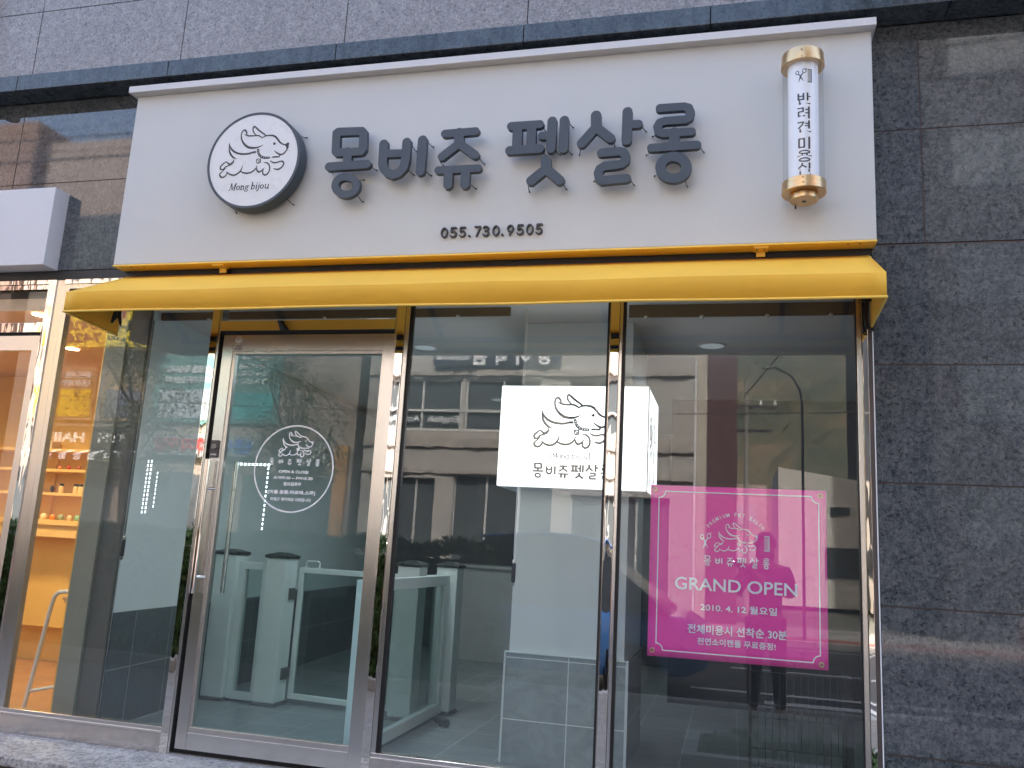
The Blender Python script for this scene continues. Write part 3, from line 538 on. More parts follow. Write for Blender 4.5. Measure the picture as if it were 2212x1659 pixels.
# round logo box
m = MB(); n = 96
m.v = []; m.rings([[(-2.7028+r*math.cos(t), y, 3.551+r*math.sin(t)) for t in [2*math.pi*k/n for k in range(n)]] for r, y in ((.300, -.122), (.300, -.2015), (.2985, -.203), (.2845, -.203), (.2845, -.1985), (.001, -.1985))], True)
lg = m.build('round_logo_box', 'char', sg, smooth=35)
m = MB(); m.rings([[(-2.7028+r*math.cos(t), y, 3.551+r*math.sin(t)) for t in [2*math.pi*k/n for k in range(n)]] for r, y in ((.2838, -.1986), (.2838, -.2012))], True); m.build('white_disc', plain('white_acrylic_disc', (.70, .71, .72), .3, var=.01), lg)
DOGL = outline(DOG, DOGH, cell=1.6)
m = MB(); m.flat(DOGL, face_s(-2.698, 3.607), -.2022, -.2011); m.build('dog_emblem', 'ink', lg)
def serif():
    S = []
    def A(*p): S.append(list(p))
    def L(x, pts, r): S.append([(x+a, b, r) for a, b in pts])
    def O(x): S.append([(x+12+9.2*math.cos(t), 12.5+11*math.sin(t), 1.7+1.4*abs(math.cos(t))) for t in [2*math.pi*k/20 for k in range(21)]])
    A((2,0,1.4),(8,40,1.6)); A((9,40,3),(19,3,3)); A((19,3,1.3),(36,40,1.6)); A((37,40,3.2),(33,0,3.2)); L(0, [(-4,0),(7,0)], 1.3); L(0, [(26,0),(39,0)], 1.3); L(0, [(3,40),(11,40)], 1.3); L(0, [(35,40),(43,40)], 1.3)
    O(44)
    x = 72; L(x, [(4,24),(5,0)], 3); L(x, [(-1,23),(4,24)], 1.4); L(x, [(5,16),(11,23),(17,23),(20,16),(20,1)], 2.7); L(x, [(0,0),(10,0)], 1.2); L(x, [(15,0),(25,0)], 1.2)
    x = 102; S.append([(x+10+7*math.cos(t), 16+7*math.sin(t), 2.4) for t in [2*math.pi*k/16 for k in range(17)]]); L(x, [(5,9),(3,4),(8,1),(18,0),(21,-5),(16,-11),(6,-12),(0,-8),(4,-2)], 1.8); L(x, [(16,21),(23,24)], 2)
    x = 140; L(x, [(5,42),(4,2)], 3); L(x, [(0,40),(5,42)], 1.4); L(x, [(5,17),(12,24),(20,21),(22,13),(18,3),(10,0),(4,3)], 2.5)
    for x in (170,): L(x, [(5,24),(5,0)], 3); L(x, [(0,23),(5,24)], 1.4); L(x, [(0,0),(10,0)], 1.2); L(x, [(5,36),(4.5,36)], 3.2)
    x = 186; L(x, [(5,24),(4,-6),(0,-12),(-5,-11)], 2.7); L(x, [(0,23),(5,24)], 1.4); L(x, [(6,36),(6.2,36)], 3.2)
    O(198)
    x = 228; L(x, [(4,24),(4,7),(9,1),(16,2),(22,8)], 2.7); L(x, [(22,24),(22,1),(27,0)], 2.9); L(x, [(0,24),(5,24)], 1.3)
    return [[(a+.12*b, b, r) for a, b, r in s_] for s_ in S]
SERIF = serif()
m = MB(); m.flat(outline(SERIF, cell=.9), face_s(-2.836, 3.369), -.2022, -.2011); m.build('logo_lettering', 'ink', lg)
for p in ([(-2.455, -.124, 3.725), (-2.44, -.115, 3.715), (-2.425, -.1, 3.722)], [(-2.50, -.124, 3.330), (-2.47, -.112, 3.305), (-2.462, -.1, 3.302)], [(-2.83, -.124, 3.275), (-2.835, -.1, 3.268)]): MB().tube(p, [.0022]*(len(p)-1)+[.004], 8).build('logo_wire', 'blk', lg)
# awning fixing brackets below the board
for x in (.137, -2.93):
    m = MB(); m.box(x-.035, x+.035, -.088, -.02, 2.955, 2.9648); m.box(x-.022, x+.022, -.03, -.02, 2.93, 2.9548); b = m.build('fixing_bracket', 'yel', sg, bevel=.001)
    for dx in (-.018, .018):
        for dy in (-.07, -.045): MB().lathe([(.006, 2.9535), (.006, 2.9549)], (x+dx, dy), 12).build('bolt', 'steelg', b)
for x, y in ((-3.53, -.075), (-3.44, -.075), (.545, -.075), (.60, -.075)): MB().lathe([(.006, 2.9642), (.006, 2.9652)], (x, y), 12).build('drain_hole', 'blk', sg)

# ---------------------------------------------------------------- barber pole lamp
X, Y = .331, -.222
bp = thing('barber_pole_lamp', (X, Y, 3.12), 'clear barber pole lamp with brass caps at the right end of the white sign', 'lamp')
cyl = lambda prof, nm, mt, par=bp: MB().lathe(prof, (X, Y), 64).build(nm, mt, par, smooth=35)
cyl([(.001, 3.904), (.088, 3.906), (.0985, 3.902), (.100, 3.898), (.100, 3.860), (.001, 3.860)], 'top_cap', 'brass')
cyl([(.092, 3.8595), (.1035, 3.8585), (.1035, 3.836), (.098, 3.834), (.092, 3.834)], 'top_ring', 'brass')
cyl([(.092, 3.229), (.0985, 3.229), (.1020, 3.226), (.1020, 3.2085), (.092, 3.208)], 'bottom_ring', 'brass')
cyl([(.001, 3.2075), (.1035, 3.2070), (.1035, 3.172), (.101, 3.169), (.001, 3.169)], 'bottom_cap', 'brass')
fn = cyl([(.001, 3.1688), (.062, 3.1688), (.0655, 3.166), (.0655, 3.137), (.063, 3.134), (.001, 3.134)], 'foot', 'brass')
MB().lathe([(.011, 3.1342), (.011, 3.1332)], (X, Y), 20).build('foot_hole', 'blk', fn)
MB().tube([(X-.035, Y+.05, 3.136), (X-.035, Y+.05, 3.118)], .004, 8).build('lamp_cable', 'blk', bp)
MB().rings([[(X+r*math.cos(t), Y+r*math.sin(t), z) for t in [2*math.pi*k/64 for k in range(64)]] for r, z in ((.0955, 3.2285), (.0955, 3.8345))], False).build('glass_tube', 'acry', bp, smooth=35)
core = cyl([(.072, 3.2285), (.072, 3.8345)], 'white_core', plain('white_lamp_core', (.80, .81, .84), .22, var=.02))
cylmap = lambda x, z, y: (X+(.0722-y)*math.sin(x/.0722), Y-(.0722-y)*math.cos(x/.0722), z)
HG = {'반': [ps([(5,58),(5,28),(26,28),(26,58)], 4), ps([(5,45),(26,45)], 3.2), ps([(43,60),(43,24)], 4), ps([(43,43),(54,43)], 3), ps([(10,20),(10,4),(52,4)], 3.4)],
      '려': [ps([(3,56),(24,56),(24,37),(5,37),(5,14),(29,14)], 3.6), ps([(48,60),(48,2)], 4.2), ps([(35,47),(48,47)], 3), ps([(34,29),(48,29)], 3)],
      '견': [ps([(3,55),(25,55),(19,39),(5,25)], 3.6), ps([(48,60),(48,23)], 4.2), ps([(33,48),(48,48)], 2.8), ps([(32,35),(48,35)], 2.8), ps([(11,18),(11,4),(54,4)], 3.4)],
      '미': [ps([(6,54),(27,54),(27,9),(6,9),(6,54)], 4), ps([(48,60),(48,3)], 4.2)],
      '용': [ell(28, 51, 21, 8, 3.2), ps([(19,42),(19,32)], 3), ps([(38,42),(38,32)], 3), ps([(1,31),(56,31)], 2.9), ell(28, 11, 21, 8.5, 3.4)],
      '실': [ps([(19,59),(17,48),(4,36)], 3.6), ps([(18,50),(33,39)], 3.6), ps([(48,60),(48,35)], 4), ps([(8,27),(47,27),(47,16),(9,16),(9,4),(52,4)], 2.7)]}
for ch, z0 in (('반', 3.603), ('려', 3.530), ('견', 3.457), ('미', 3.372), ('용', 3.306), ('실', 3.240)):
    m = MB(); m.flat(outline(HG[ch], cell=1), lambda x, z, y, z0=z0: cylmap((x-29)*.00112, z0+z*.00098, y), -.0006, .0006); m.build('pole_letter', 'ink', core)
SC = [ell(-30, 52, 9, 11, 2), ell(9, 58, 10, 12, 2), ps([(-24,42),(-14,30)], 2.5), [(3,48,2.5),(-8,32,3.5),(-14,18,4),(-22,-8,1)], [(-14,30,3.5),(-10,18,3.8),(4,-4,1)], ps([(15,66),(22,73)], 1.6)]
CB = [ps([(28,70),(50,70)], 2), ps([(50,70),(50,0)], 2), ps([(28,0),(50,0)], 2)]+[ps([(28, 66-3.3*k),(50, 66-3.3*k)], .7) for k in range(20)]
m = MB(); m.flat(outline(SC, cell=.9), lambda x, z, y: cylmap(x*.00085-.006, 3.732+z*.00085, y), -.0006, .0006); m.build('scissors_print', 'ink', core)
m = MB(); m.flat(outline(CB, cell=.55), lambda x, z, y: cylmap(x*.00085-.006, 3.722+z*.00095, y), -.0006, .0006); m.build('comb_print', 'ink', core)
for z in (3.882, 3.846, 3.218, 3.190):
    MB().ball((X-.012, Y-.1035, z), .0045, 6).build('cap_screw', 'brass', bp, smooth=60)

# ---------------------------------------------------------------- awning
aw = thing('awning', (-1.48, -.25, 2.57), 'shallow yellow canvas awning stretched under the white sign board', 'awning')
xl0, xr0, xl, xr = -3.606, .648, -3.573, .641
def awn_y(x): return .006*math.sin(x*5.1)+.004*math.sin(x*11+1)
m = MB(); N = 60
top = []; mid = []; low = []
for i in range(N+1):
    s_ = i/N; xb = xl0+(xr0-xl0)*s_; xf = xl+(xr-xl)*s_; e = 0 if i in (0, N) else 1
    top.append((xb, -.012, 2.925)); mid.append((xf, -.5+e*.0015*math.sin(s_*40), 2.677+e*.002*math.sin(s_*25))); low.append((xf, -.5+e*.0015*math.sin(s_*31+1), 2.572+e*.002*math.sin(s_*19)))
mm = []
for k in range(1, 6): mm.append([tuple(a+(b-a)*k/6 for a, b in zip(t, q)) for t, q in zip(top, mid)])
rows = [top]+[[(x, y, z-.004*math.sin(math.pi*(k+1)/6)*(1+.3*math.sin(x*4))) for x, y, z in r] for k, r in enumerate(mm)]+[mid, low]
vs = [p for r in rows for p in r]; fs = []
for j in range(len(rows)-1):
    for i in range(N): a = j*(N+1)+i; fs.append((a, a+1, a+N+2, a+N+1))
m.add(vs, fs); cv = m.build('canopy', 'awn', aw, smooth=25)
sm = cv.modifiers.new('t', 'SOLIDIFY'); sm.thickness = .003; sm.offset = 0
for xb, xf in ((xl0, xl), (xr0, xr)):
    m = MB(); m.add([(xb, -.012, 2.925), (xf, -.5, 2.677), (xf, -.5, 2.572), (xb, -.02, 2.560)], [(0, 1, 2, 3)])
    o = m.build('end_panel', 'awn', aw); sm = o.modifiers.new('t', 'SOLIDIFY'); sm.thickness = .003; sm.offset = 0
m = MB(); m.tube([(xl0, -.02, 2.556), (xl, -.5, 2.567)]+[(xl+(xr-xl)*i/30, -.5+.0015*math.sin(i/30*31+1), 2.567+.002*math.sin(i/30*19)) for i in range(1, 30)]+[(xr, -.5, 2.567), (xr0, -.02, 2.556)], .0065, 8); m.build('hem_piping', 'yel', aw, smooth=50)
m = MB(); m.box(xl+.01, xr-.01, -.490, -.462, 2.640, 2.668); m.box(xl0+.01, xr0-.01, -.035, -.010, 2.87, 2.895); m.box(xl+.01, xr-.01, -.488, -.466, 2.577, 2.595)
af = m.build('awning_frame', 'navy', aw)
for x in (-3.50, -2.72, -1.72, -.70, .26, .58):
    m = MB(); m.hexa([(x-.014, -.036, 2.86), (x+.014, -.036, 2.86), (x+.014, -.464, 2.636), (x-.014, -.464, 2.636)], [(x-.014, -.036, 2.892), (x+.014, -.036, 2.892), (x+.014, -.464, 2.664), (x-.014, -.464, 2.664)]); m.build('frame_rib', 'navy', aw)
cp_ = []
for k in range(34):
    x = xl+.1+k*(xr-xl-.2)/33; cp_ += [(x, -.466, 2.638), (x+.03, -.47, 2.62)]
MB().tube(cp_, .0016, 5).build('lacing_cord', 'blk', aw)
# loose cable loops at both ends of the awning
cb = MB(); cb.tube([(.60, -.10, 2.82), (.632, -.06, 2.70), (.622, -.045, 2.60), (.628, -.04, 2.556), (.652, -.04, 2.545), (.668, -.045, 2.57), (.680, -.03, 2.61), (.672, -.012, 2.64)], .0085, 10)
cb.tube([(.60, -.10, 2.80), (.622, -.07, 2.70), (.614, -.055, 2.60), (.624, -.05, 2.545), (.655, -.05, 2.535), (.675, -.045, 2.565)], .006, 8); cb.tube([(.60, -.09, 2.83), (.636, -.06, 2.74), (.632, -.05, 2.68)], .02, 10)
tag(rebase(cb.build('cable_bundle', 'blk', smooth=60), (.64, -.05, 2.53)), 'loop of black cable hanging at the right end of the yellow awning', 'cable', 'cables at the awning ends')
cb = MB(); cb.tube([(-3.545, -.12, 2.72), (-3.548, -.12, 2.66), (-3.575, -.12, 2.605)], [.018, .020, .006], 8); cb.tube([(-3.53, -.12, 2.72), (-3.53, -.12, 2.66), (-3.512, -.12, 2.60), (-3.508, -.12, 2.585)], [.014, .012, .008, .003], 8)
cb.tube([(-3.68+.06, -.25, 2.70), (-3.63, -.2, 2.665), (-3.60, -.15, 2.63)], .003, 6); cb.tube([(-3.56, -.3, 2.70), (-3.563, -.3, 2.645)], [.003, .007], 6)
tag(rebase(cb.build('cable_bundle', 'blk', smooth=60), (-3.54, -.12, 2.58)), 'taped black cable ends hanging inside the left end of the yellow awning', 'cable', 'cables at the awning ends')
# neighbour's sign box
nb = thing('neighbour_sign_box', (-4.5, -.06, 2.99), 'blank white sign box of the shop to the left, cut by the picture edge', 'sign')
m = MB(); m.box(-6.3, -4.141, -.116, -.002, 2.988, 3.50); m.build('box_body', plain('bluish_white_sign', (.62, .63, .67), .35, var=.02, scale=2), nb, bevel=.004)
m = MB(); m.box(-6.303, -4.138, -.0015, .0, 2.985, 3.503); m.build('rear_flange', 'signlip', nb)
def mini(mb, key, cx, cz, s, mp_y0, mp_y1, rf=.55, mp=None, sx=None):
    st = [[(a, b, r*rf) for a, b, r in q] for q in LT[key]]
    mb.flat(outline(st, cell=2.2), mp or face_s(cx, cz, sx or s, s), mp_y0, mp_y1)
KEYS = ('mong', 'bi', 'jyu', 'pet', 'sal', 'rong')
# ---------------------------------------------------------------- lit box sign round the pillar
lb = thing('light_box_sign', (-.885, .8, 1.77), 'glowing white box sign with running dog emblem fixed round the pillar behind the glass', 'sign')
lm = emis('lit_sign_face', (.95, .98, 1.0), .36); ls = emis('lit_sign_side', (.90, .94, 1.0), .24)
m = MB(); m.box(-1.316, -.457, .5, .512, 1.774, 2.361); m.build('lit_front_face', lm, lb)
for a, b in ((-.4568, -.452), (-1.3158, -1.31)): m = MB(); m.box(a, b, .5125, 1.13, 1.778, 2.357); m.build('lit_side_face', ls, lb)
m = MB(); m.box(-1.3095, -.457, .5125, 1.135, 1.770, 1.7735); m.box(-1.3095, -.457, .5125, 1.135, 2.3615, 2.365); m.box(-1.3095, -.457, 1.1305, 1.135, 1.774, 2.361); m.box(-.4565, -.4505, .4985, .5118, 1.7725, 2.3625)
m.build('box_frame', 'signlip', lb)
m = MB(); m.flat(outline([[(a, b, r+1.6) for a, b, r in q] for q in DOG], DOGH, cell=1.6), face_s(-.892, 2.157, .001008, .000992), .4985, .4998); m.build('dog_emblem', 'ink', lb)
m = MB(); 
for k, x in zip(KEYS, (-1.075, -1.001, -.9275, -.848, -.763, -.685)): mini(m, k, x, 1.867, .000205, .4985, .4998, 1.05, sx=.000225 if k != 'bi' else .00021)
m.build('shop_name_lettering', 'ink', lb)
LS = [ps([(9,50),(1,50),(1,-12),(9,-12)], 3.2), ps([(20,0),(20,46),(36,10),(52,46),(52,0)], 3.6), ell(74, 15, 13, 15, 3.6), ps([(96,30),(96,0)], 3.6), ps([(96,18),(104,29),(114,29),(119,20),(119,0)], 3.6),
      ell(140, 15, 12, 14, 3.5), ps([(153,30),(153,-6),(146,-14),(136,-14),(130,-9)], 3.5), ps([(184,48),(184,0)], 3.6), ell(197, 15, 12, 15, 3.6), ps([(222,30),(222,0)], 3.6), ps([(222,42),(222.2,42)], 3.2), ps([(240,30),(240,-7),(232,-14)], 3.6), ps([(240,42),(240.2,42)], 3.2),
      ell(264, 15, 13, 15, 3.6), ps([(288,30),(288,9),(294,1),(304,1),(311,10)], 3.6), ps([(311,30),(311,0)], 3.6), ps([(322,50),(330,50),(330,-12),(322,-12)], 4.2)]
m = MB(); m.flat(outline(LS, cell=.9), face_s(-1.006, 1.9415, .000683, .00066), .4985, .4998); m.build('latin_lettering', 'ink', lb)
sideface = lambda x, z, y: (-.4518+y, .80+x*.001, 2.06+z*.001)
m = MB(); m.flat(outline([ell(-150, 60, 60, 85, 7), ell(-150, 60, 25, 42, 5), ps([(-110,-10),(-60,40),(-20,110),(0,130)], 6), ps([(-60,40),(-30,-20),(-90,-60)], 6), ps([(-150,-30),(-160,-150),(-165,-230)], 6), ps([(60,130),(90,120),(90,60),(60,30),(60,-80),(95,-90),(95,-200),(60,-215)], 8), ps([(120,40),(160,40),(160,-60)], 7)], cell=3), sideface, -.0002, .0012); m.build('side_print', 'ink', lb)

# ---------------------------------------------------------------- magenta poster
po = thing('grand_open_poster', (.025, .06, .948), 'square magenta grand opening poster hung by its corner eyelets behind the glass', 'poster')
m = MB(); N = 16
vs = []; 
for j in range(N+1):
    for i in range(N+1):
        x = -.389+.829*i/N; z = .948+.824*j/N; vs.append((x, .052+.0015*math.sin(x*9+z*4)+.001*math.sin(z*13), z))
m.add(vs, [(j*(N+1)+i, j*(N+1)+i+1, (j+1)*(N+1)+i+1, (j+1)*(N+1)+i) for j in range(N) for i in range(N)])
o = m.build('poster_sheet', 'pink', po, smooth=60); sm = o.modifiers.new('t', 'SOLIDIFY'); sm.thickness = .0008
pm = lambda x, z, y: (x, y+.0015*math.sin(x*9+z*4)+.001*math.sin(z*13), z)
pf = lambda cx, cz, s, sz=None: (lambda x, z, y: pm(cx+x*s, cz+z*(sz or s), y))
PY0, PY1 = .0478, .0490
m = MB(); c = 32; x0, x1, z0, z1 = -.348, .405, .978, 1.742
def arc(cx, cz, a0, a1): return [(cx+c*math.cos(R(a0+(a1-a0)*k/6)), cz+c*math.sin(R(a0+(a1-a0)*k/6)), 2.6) for k in range(7)]
X0, X1, Z0, Z1 = -348, 405, 978, 1742
path = arc(X0, Z0, 90, 0)+arc(X1, Z0, 180, 90)+arc(X1, Z1, 270, 180)+arc(X0, Z1, 0, -90); path.append(path[0])
m.flat(outline([path], cell=2), lambda x, z, y: pm(x*.001, z*.001, y), PY0, PY1); m.build('poster_border', 'pinkt', po)
m = MB(); m.flat(outline(DOG, DOGH, cell=2), pf(.024, 1.530, .000467, .000457), PY0, PY1); m.build('dog_emblem', 'pinkt', po)
m = MB(); 
for k, x in zip(KEYS, (-.109, -.056, -.0025, .050, .110, .165)): mini(m, k, x, 1.4135, .000118, PY0, PY1, .85, mp=pf(x, 1.4135, .000125, .000118))
m.build('shop_name_lettering', 'pinkt', po)
m = MB(); text_on(m, 'GRAND OPEN', -.263, .305, 1.270, 1.330, pm, PY0, .001, .012); m.build('title_lettering', 'pinkt', po)
m = MB(); text_on(m, '2010. 4. 12 월요일', -.140, .214, 1.176, 1.212, pm, PY0, .001, .018); m.build('date_lettering', 'pinkt', po); m = MB(); text_on(m, '전체미용시 선착순 30분', -.200, .258, 1.068, 1.112, pm, PY0, .001, .02); m.build('offer_lettering', 'pinkt', po); m = MB(); text_on(m, '천연소이캔들 무료증정!', -.153, .207, 1.018, 1.051, pm, PY0, .001, .018); m.build('notice_lettering', 'pinkt', po)
m = MB(); t_ = 'PREMIUM PET SALON'; n = len(t_); rad_ = .158; cx_, cz_ = .022, 1.498
for i, ch in enumerate(t_):
    if ch == ' ': continue
    a = R(144-(108)*i/(n-1)); ca, sa = math.cos(a-math.pi/2), math.sin(a-math.pi/2)
    bx0, bz0 = cx_+rad_*math.cos(a), cz_+rad_*math.sin(a)*.90
    mp = lambda x, z, y, ca=ca, sa=sa, bx0=bx0, bz0=bz0: pm(bx0+x*ca-z*sa, bz0+x*sa+z*ca, y)
    wdt = .0055 if ch != 'I' else .0012
    wdt = .0075 if ch == 'M' else wdt
    text_on(m, ch, -wdt, wdt, -.009, .009, mp, PY0, .001, .006)
m.build('arched_lettering', 'pinkt', po)
m = MB(); m.flat(outline(SC, cell=1.2), pf(-.111, 1.478, .00083, .00095), PY0, PY1); m.build('scissors_print', 'pinkt', po)
m = MB(); m.flat(outline(CB, cell=.6), pf(.129, 1.474, .00098, .00098), PY0, PY1); m.build('comb_print', 'pinkt', po)
for x, z in ((-.369, 1.750), (.414, 1.747), (-.366, .975), (.410, .971)):
    m = MB(); m.rings([[(x+r*math.cos(t), y, z+r*math.sin(t)) for t in [2*math.pi*k/24 for k in range(24)]] for r, y in ((.006, .049), (.006, .046), (.0095, .0455), (.0125, .048), (.0125, .0495))], False)
    o = m.build('eyelet', 'brass', po, smooth=40)
    MB().ball((x, .0475, z), .006, 5, (1, .3, 1)).build('suction_screw', 'acry', o)

# ---------------------------------------------------------------- round decal on the door glass
dcal = thing('window_decal', (-2.37, .029, 1.545), 'white round vinyl decal with dog emblem and opening hours on the door glass', 'decal')
m = MB(); m.rings([[(-2.367+r*math.cos(t), y, 1.790+r*math.sin(t)) for t in [2*math.pi*k/96 for k in range(96)]] for r, y in ((.2365, .0294), (.2365, .0284), (.2445, .0284), (.2445, .0294), (.2365, .0294))], False)
m.build('decal_ring', 'vin', dcal)
D0_, D1_ = .0285, .0295
m = MB(); m.flat(outline([[(a, b, max(r, 4.6)+1.2) for a, b, r in q] for q in DOG], DOGH, cell=2), face_s(-2.364, 1.928, .00048, .000461), D0_, D1_); m.build('dog_emblem', 'vin', dcal)
m = MB()
for k, x in zip(KEYS, (-2.5045, -2.4495, -2.393, -2.3365, -2.278, -2.2225)): mini(m, k, x, 1.826, .000092, D0_, D1_, .95)
m.build('shop_name_lettering', 'vin', dcal)
for tx, a, b, c, d, of in (('OPEN & CLOSE', -2.455, -2.272, 1.764, 1.780, .03), ('AM09:30 ~ PM18.30', -2.485, -2.244, 1.729, 1.745, .02), ('일요일휴무', -2.418, -2.310, 1.694, 1.714, .03), ('[미용.용품.아로마.스파]', -2.510, -2.219, 1.644, 1.669, .035), ('미용은 예약제로 이뤄집니다', -2.487, -2.242, 1.609, 1.628, .02)):
    m = MB(); text_on(m, tx, a, b, c, d, wid, D0_, .001, of); m.build('opening_hours_lettering', 'vin', dcal)

# ---------------------------------------------------------------- indoor fence and gate
def post(x0, x1, yc, zt, label, cat='fence post', root=None):
    w_ = x1-x0
    m = MB(); m.box(x0, x1, yc-w_/2, yc+w_/2, FZ+.022, zt-.030); b = m.build('post', 'fpaint', root, bevel=.004)
    m = MB(); cx = (x0+x1)/2; h = w_/2
    q = lambda a, z: [(cx-a, yc-a, z), (cx+a, yc-a, z), (cx+a, yc+a, z), (cx-a, yc+a, z)]
    m.rings([q(h+.008, zt-.0295), q(h+.010, zt-.012), q(h+.004, zt-.006), q(h*.35, zt+.012)]); m.build('post_cap', 'cap', b)
    m = MB(); m.rings([q(h+.012, FZ+.0005), q(h+.012, FZ+.008), q(h+.002, FZ+.0215)]); m.build('post_base', 'steelg', b)
def glazed(root, a, b, z0, z1, t=.05, fw_=.05, name='panel'):
    """framed glass panel between floor points a and b (x,y)"""
    a = Vector((a[0], a[1], 0)); b = Vector((b[0], b[1], 0)); d = (b-a).normalized(); n_ = Vector((-d.y, d.x, 0))*(t/2)
    def blk(mb, p, q, za, zb, k=1):
        mb.hexa([p-n_*k+Vector((0,0,za)), q-n_*k+Vector((0,0,za)), q+n_*k+Vector((0,0,za)), p+n_*k+Vector((0,0,za))], [p-n_*k+Vector((0,0,zb)), q-n_*k+Vector((0,0,zb)), q+n_*k+Vector((0,0,zb)), p+n_*k+Vector((0,0,zb))])
    m = MB(); blk(m, a, b, z1-fw_, z1, 1.0); blk(m, a, b, z0, z0+fw_, 1.0); blk(m, a, a+d*fw_, z0+fw_+.0005, z1-fw_-.0005, .98); blk(m, b-d*fw_, b, z0+fw_+.0005, z1-fw_-.0005, .98)
    f = m.build(name+'_frame', 'fpaint', root, bevel=.003)
    m = MB(); blk(m, a+d*(fw_-.005), b-d*(fw_-.005), z0+fw_-.005, z1-fw_+.005, .12); m.build('clear_panel', 'fpan', f)
    return f
f1 = thing('indoor_fence', (-3.36, 1.45, FZ), 'white glazed fence section with two capped posts left of the indoor gate', 'fence')
post(-3.655, -3.485, 1.46, 1.292, '', root=f1); post(-3.236, -3.070, 1.45, 1.288, '', root=f1); glazed(f1, (-3.4845, 1.46), (-3.2365, 1.45), .262, 1.218, .06, .052)
f2 = thing('indoor_fence', (-1.99, 1.2, FZ), 'white glazed fence returning towards the window beside the indoor gate', 'fence')
post(-2.225, -2.066, 1.45, 1.288, '', root=f2); post(-2.062, -1.905, 1.80, 1.288, '', root=f2); glazed(f2, (-2.12, 1.531), (-2.062, 1.80), .262, 1.20, .05, .045)
glazed(f2, (-1.982, 1.7205), (-1.962, .16), .262, 1.205, .045, .07)
m = MB(); m.box(-1.80-.05, -1.80+.01, 1.36, 1.40, FZ, FZ+.012); m.tube([(-1.885, 1.43, FZ+.026), (-1.785, 1.32, FZ+.030)], .024, 14); tag(rebase(m.build('door_stop', 'steelg', smooth=50), (-1.83, 1.38, FZ)), 'small grey cylinder door stop lying on the tiled shop floor', 'door stop')
gt = thing('indoor_gate', (-2.70, 1.52, .27), 'low white framed gate with clear panel and arched pull between the fence posts', 'gate')
glazed(gt, (-3.052, 1.545), (-2.235, 1.47), .285, 1.20, .032, .038, 'gate')
m = MB(); m.tube([(-3.005, 1.54, 1.20), (-3.005, 1.54, 1.238), (-2.995, 1.54, 1.248), (-2.905, 1.53, 1.248), (-2.895, 1.53, 1.238), (-2.895, 1.53, 1.20)], .0065, 10); m.box(-3.025, -2.985, 1.532, 1.548, 1.2005, 1.2045); m.box(-2.915, -2.875, 1.522, 1.538, 1.2005, 1.2045); m.build('gate_handle', 'fpaint', gt, smooth=40)
for z in (1.012, .462):
    m = MB(); m.box(-3.0695, -3.058, 1.43, 1.50, z-.04, z+.04); m.box(-3.0575, -3.0525, 1.50, 1.53, z-.028, z+.028); m.tube([(-3.060, 1.495, z-.042), (-3.060, 1.495, z+.042)], .007, 8); m.build('hinge', 'steelg', gt)
# reception counter and wire crate, further in
m = MB(); m.box(-2.83, -1.2, 4.6, 5.2, FZ+.001, 1.195); m.box(-2.86, -1.17, 4.57, 5.23, 1.1955, 1.225); tag(rebase(m.build('reception_counter', plain('grey_white_counter', (.42, .43, .42), .5), bevel=.003), (-2.0, 4.9, FZ)), 'plain pale grey counter standing deep inside the pet salon behind the fence', 'counter')
wc = MB(); WX0, WX1, WY0, WY1, WZ = .10, .56, .20, .62, .90
for k in range(15): x = WX0+(WX1-WX0)*k/14; wc.tube([(x, WY0, FZ), (x, WY0, WZ)], .0022, 6)
for k in range(11): y = WY0+(WY1-WY0)*k/10; wc.tube([(WX1, y, FZ), (WX1, y, WZ)], .0022, 6); wc.tube([(WX0, y, FZ), (WX0, y, WZ)], .0022, 6)
for z in (FZ+.01, .47, .69, WZ):
    wc.tube([(WX0, WY0, z), (WX1, WY0, z), (WX1, WY1, z), (WX0, WY1, z), (WX0, WY0, z)], .0032, 6)
tag(rebase(wc.build('wire_crate', 'blk'), (.33, .41, FZ)), 'thin black wire dog pen standing behind the glass below the magenta poster', 'dog pen')
# blind cords with weights
for x, zt, zw, nm, wm in ((-1.091, 2.72, 1.345, 'dark blue blind cord weight with steel ends hanging beside the lit pillar', 'navy'), (-3.462, 2.68, 1.345, 'black blind cord weight hanging before the pale side wall', 'blk')):
    c_ = thing('blind_cord', (x, .11, zw-.12), nm, 'blind cord', 'blind cords behind the shop windows')
    m = MB(); m.tube([(x-.0045, .11, zt), (x-.0035, .11, zw+.05), (x, .11, zw+.02)], .0018, 6); m.tube([(x+.0045, .108, zt), (x+.0035, .109, zw+.05), (x, .11, zw+.02)], .0018, 6); m.build('cord', 'vin' if wm == 'navy' else 'blk', c_)
    m = MB(); m.lathe([(.001, zw-.10), (.0105, zw-.095), (.0110, zw-.09), (.0110, zw-.005), (.010, zw)], (x, .11), 20); wt = m.build('weight', wm, c_, smooth=40)
    m = MB(); m.lathe([(.0105, zw+.0005), (.0108, zw+.010), (.007, zw+.018), (.002, zw+.022)], (x, .11), 20); m.lathe([(.001, zw-.118), (.007, zw-.113), (.0105, zw-.1005)], (x, .11), 20); m.build('steel_end', 'brushl' if wm == 'navy' else 'steelg', wt, smooth=40)
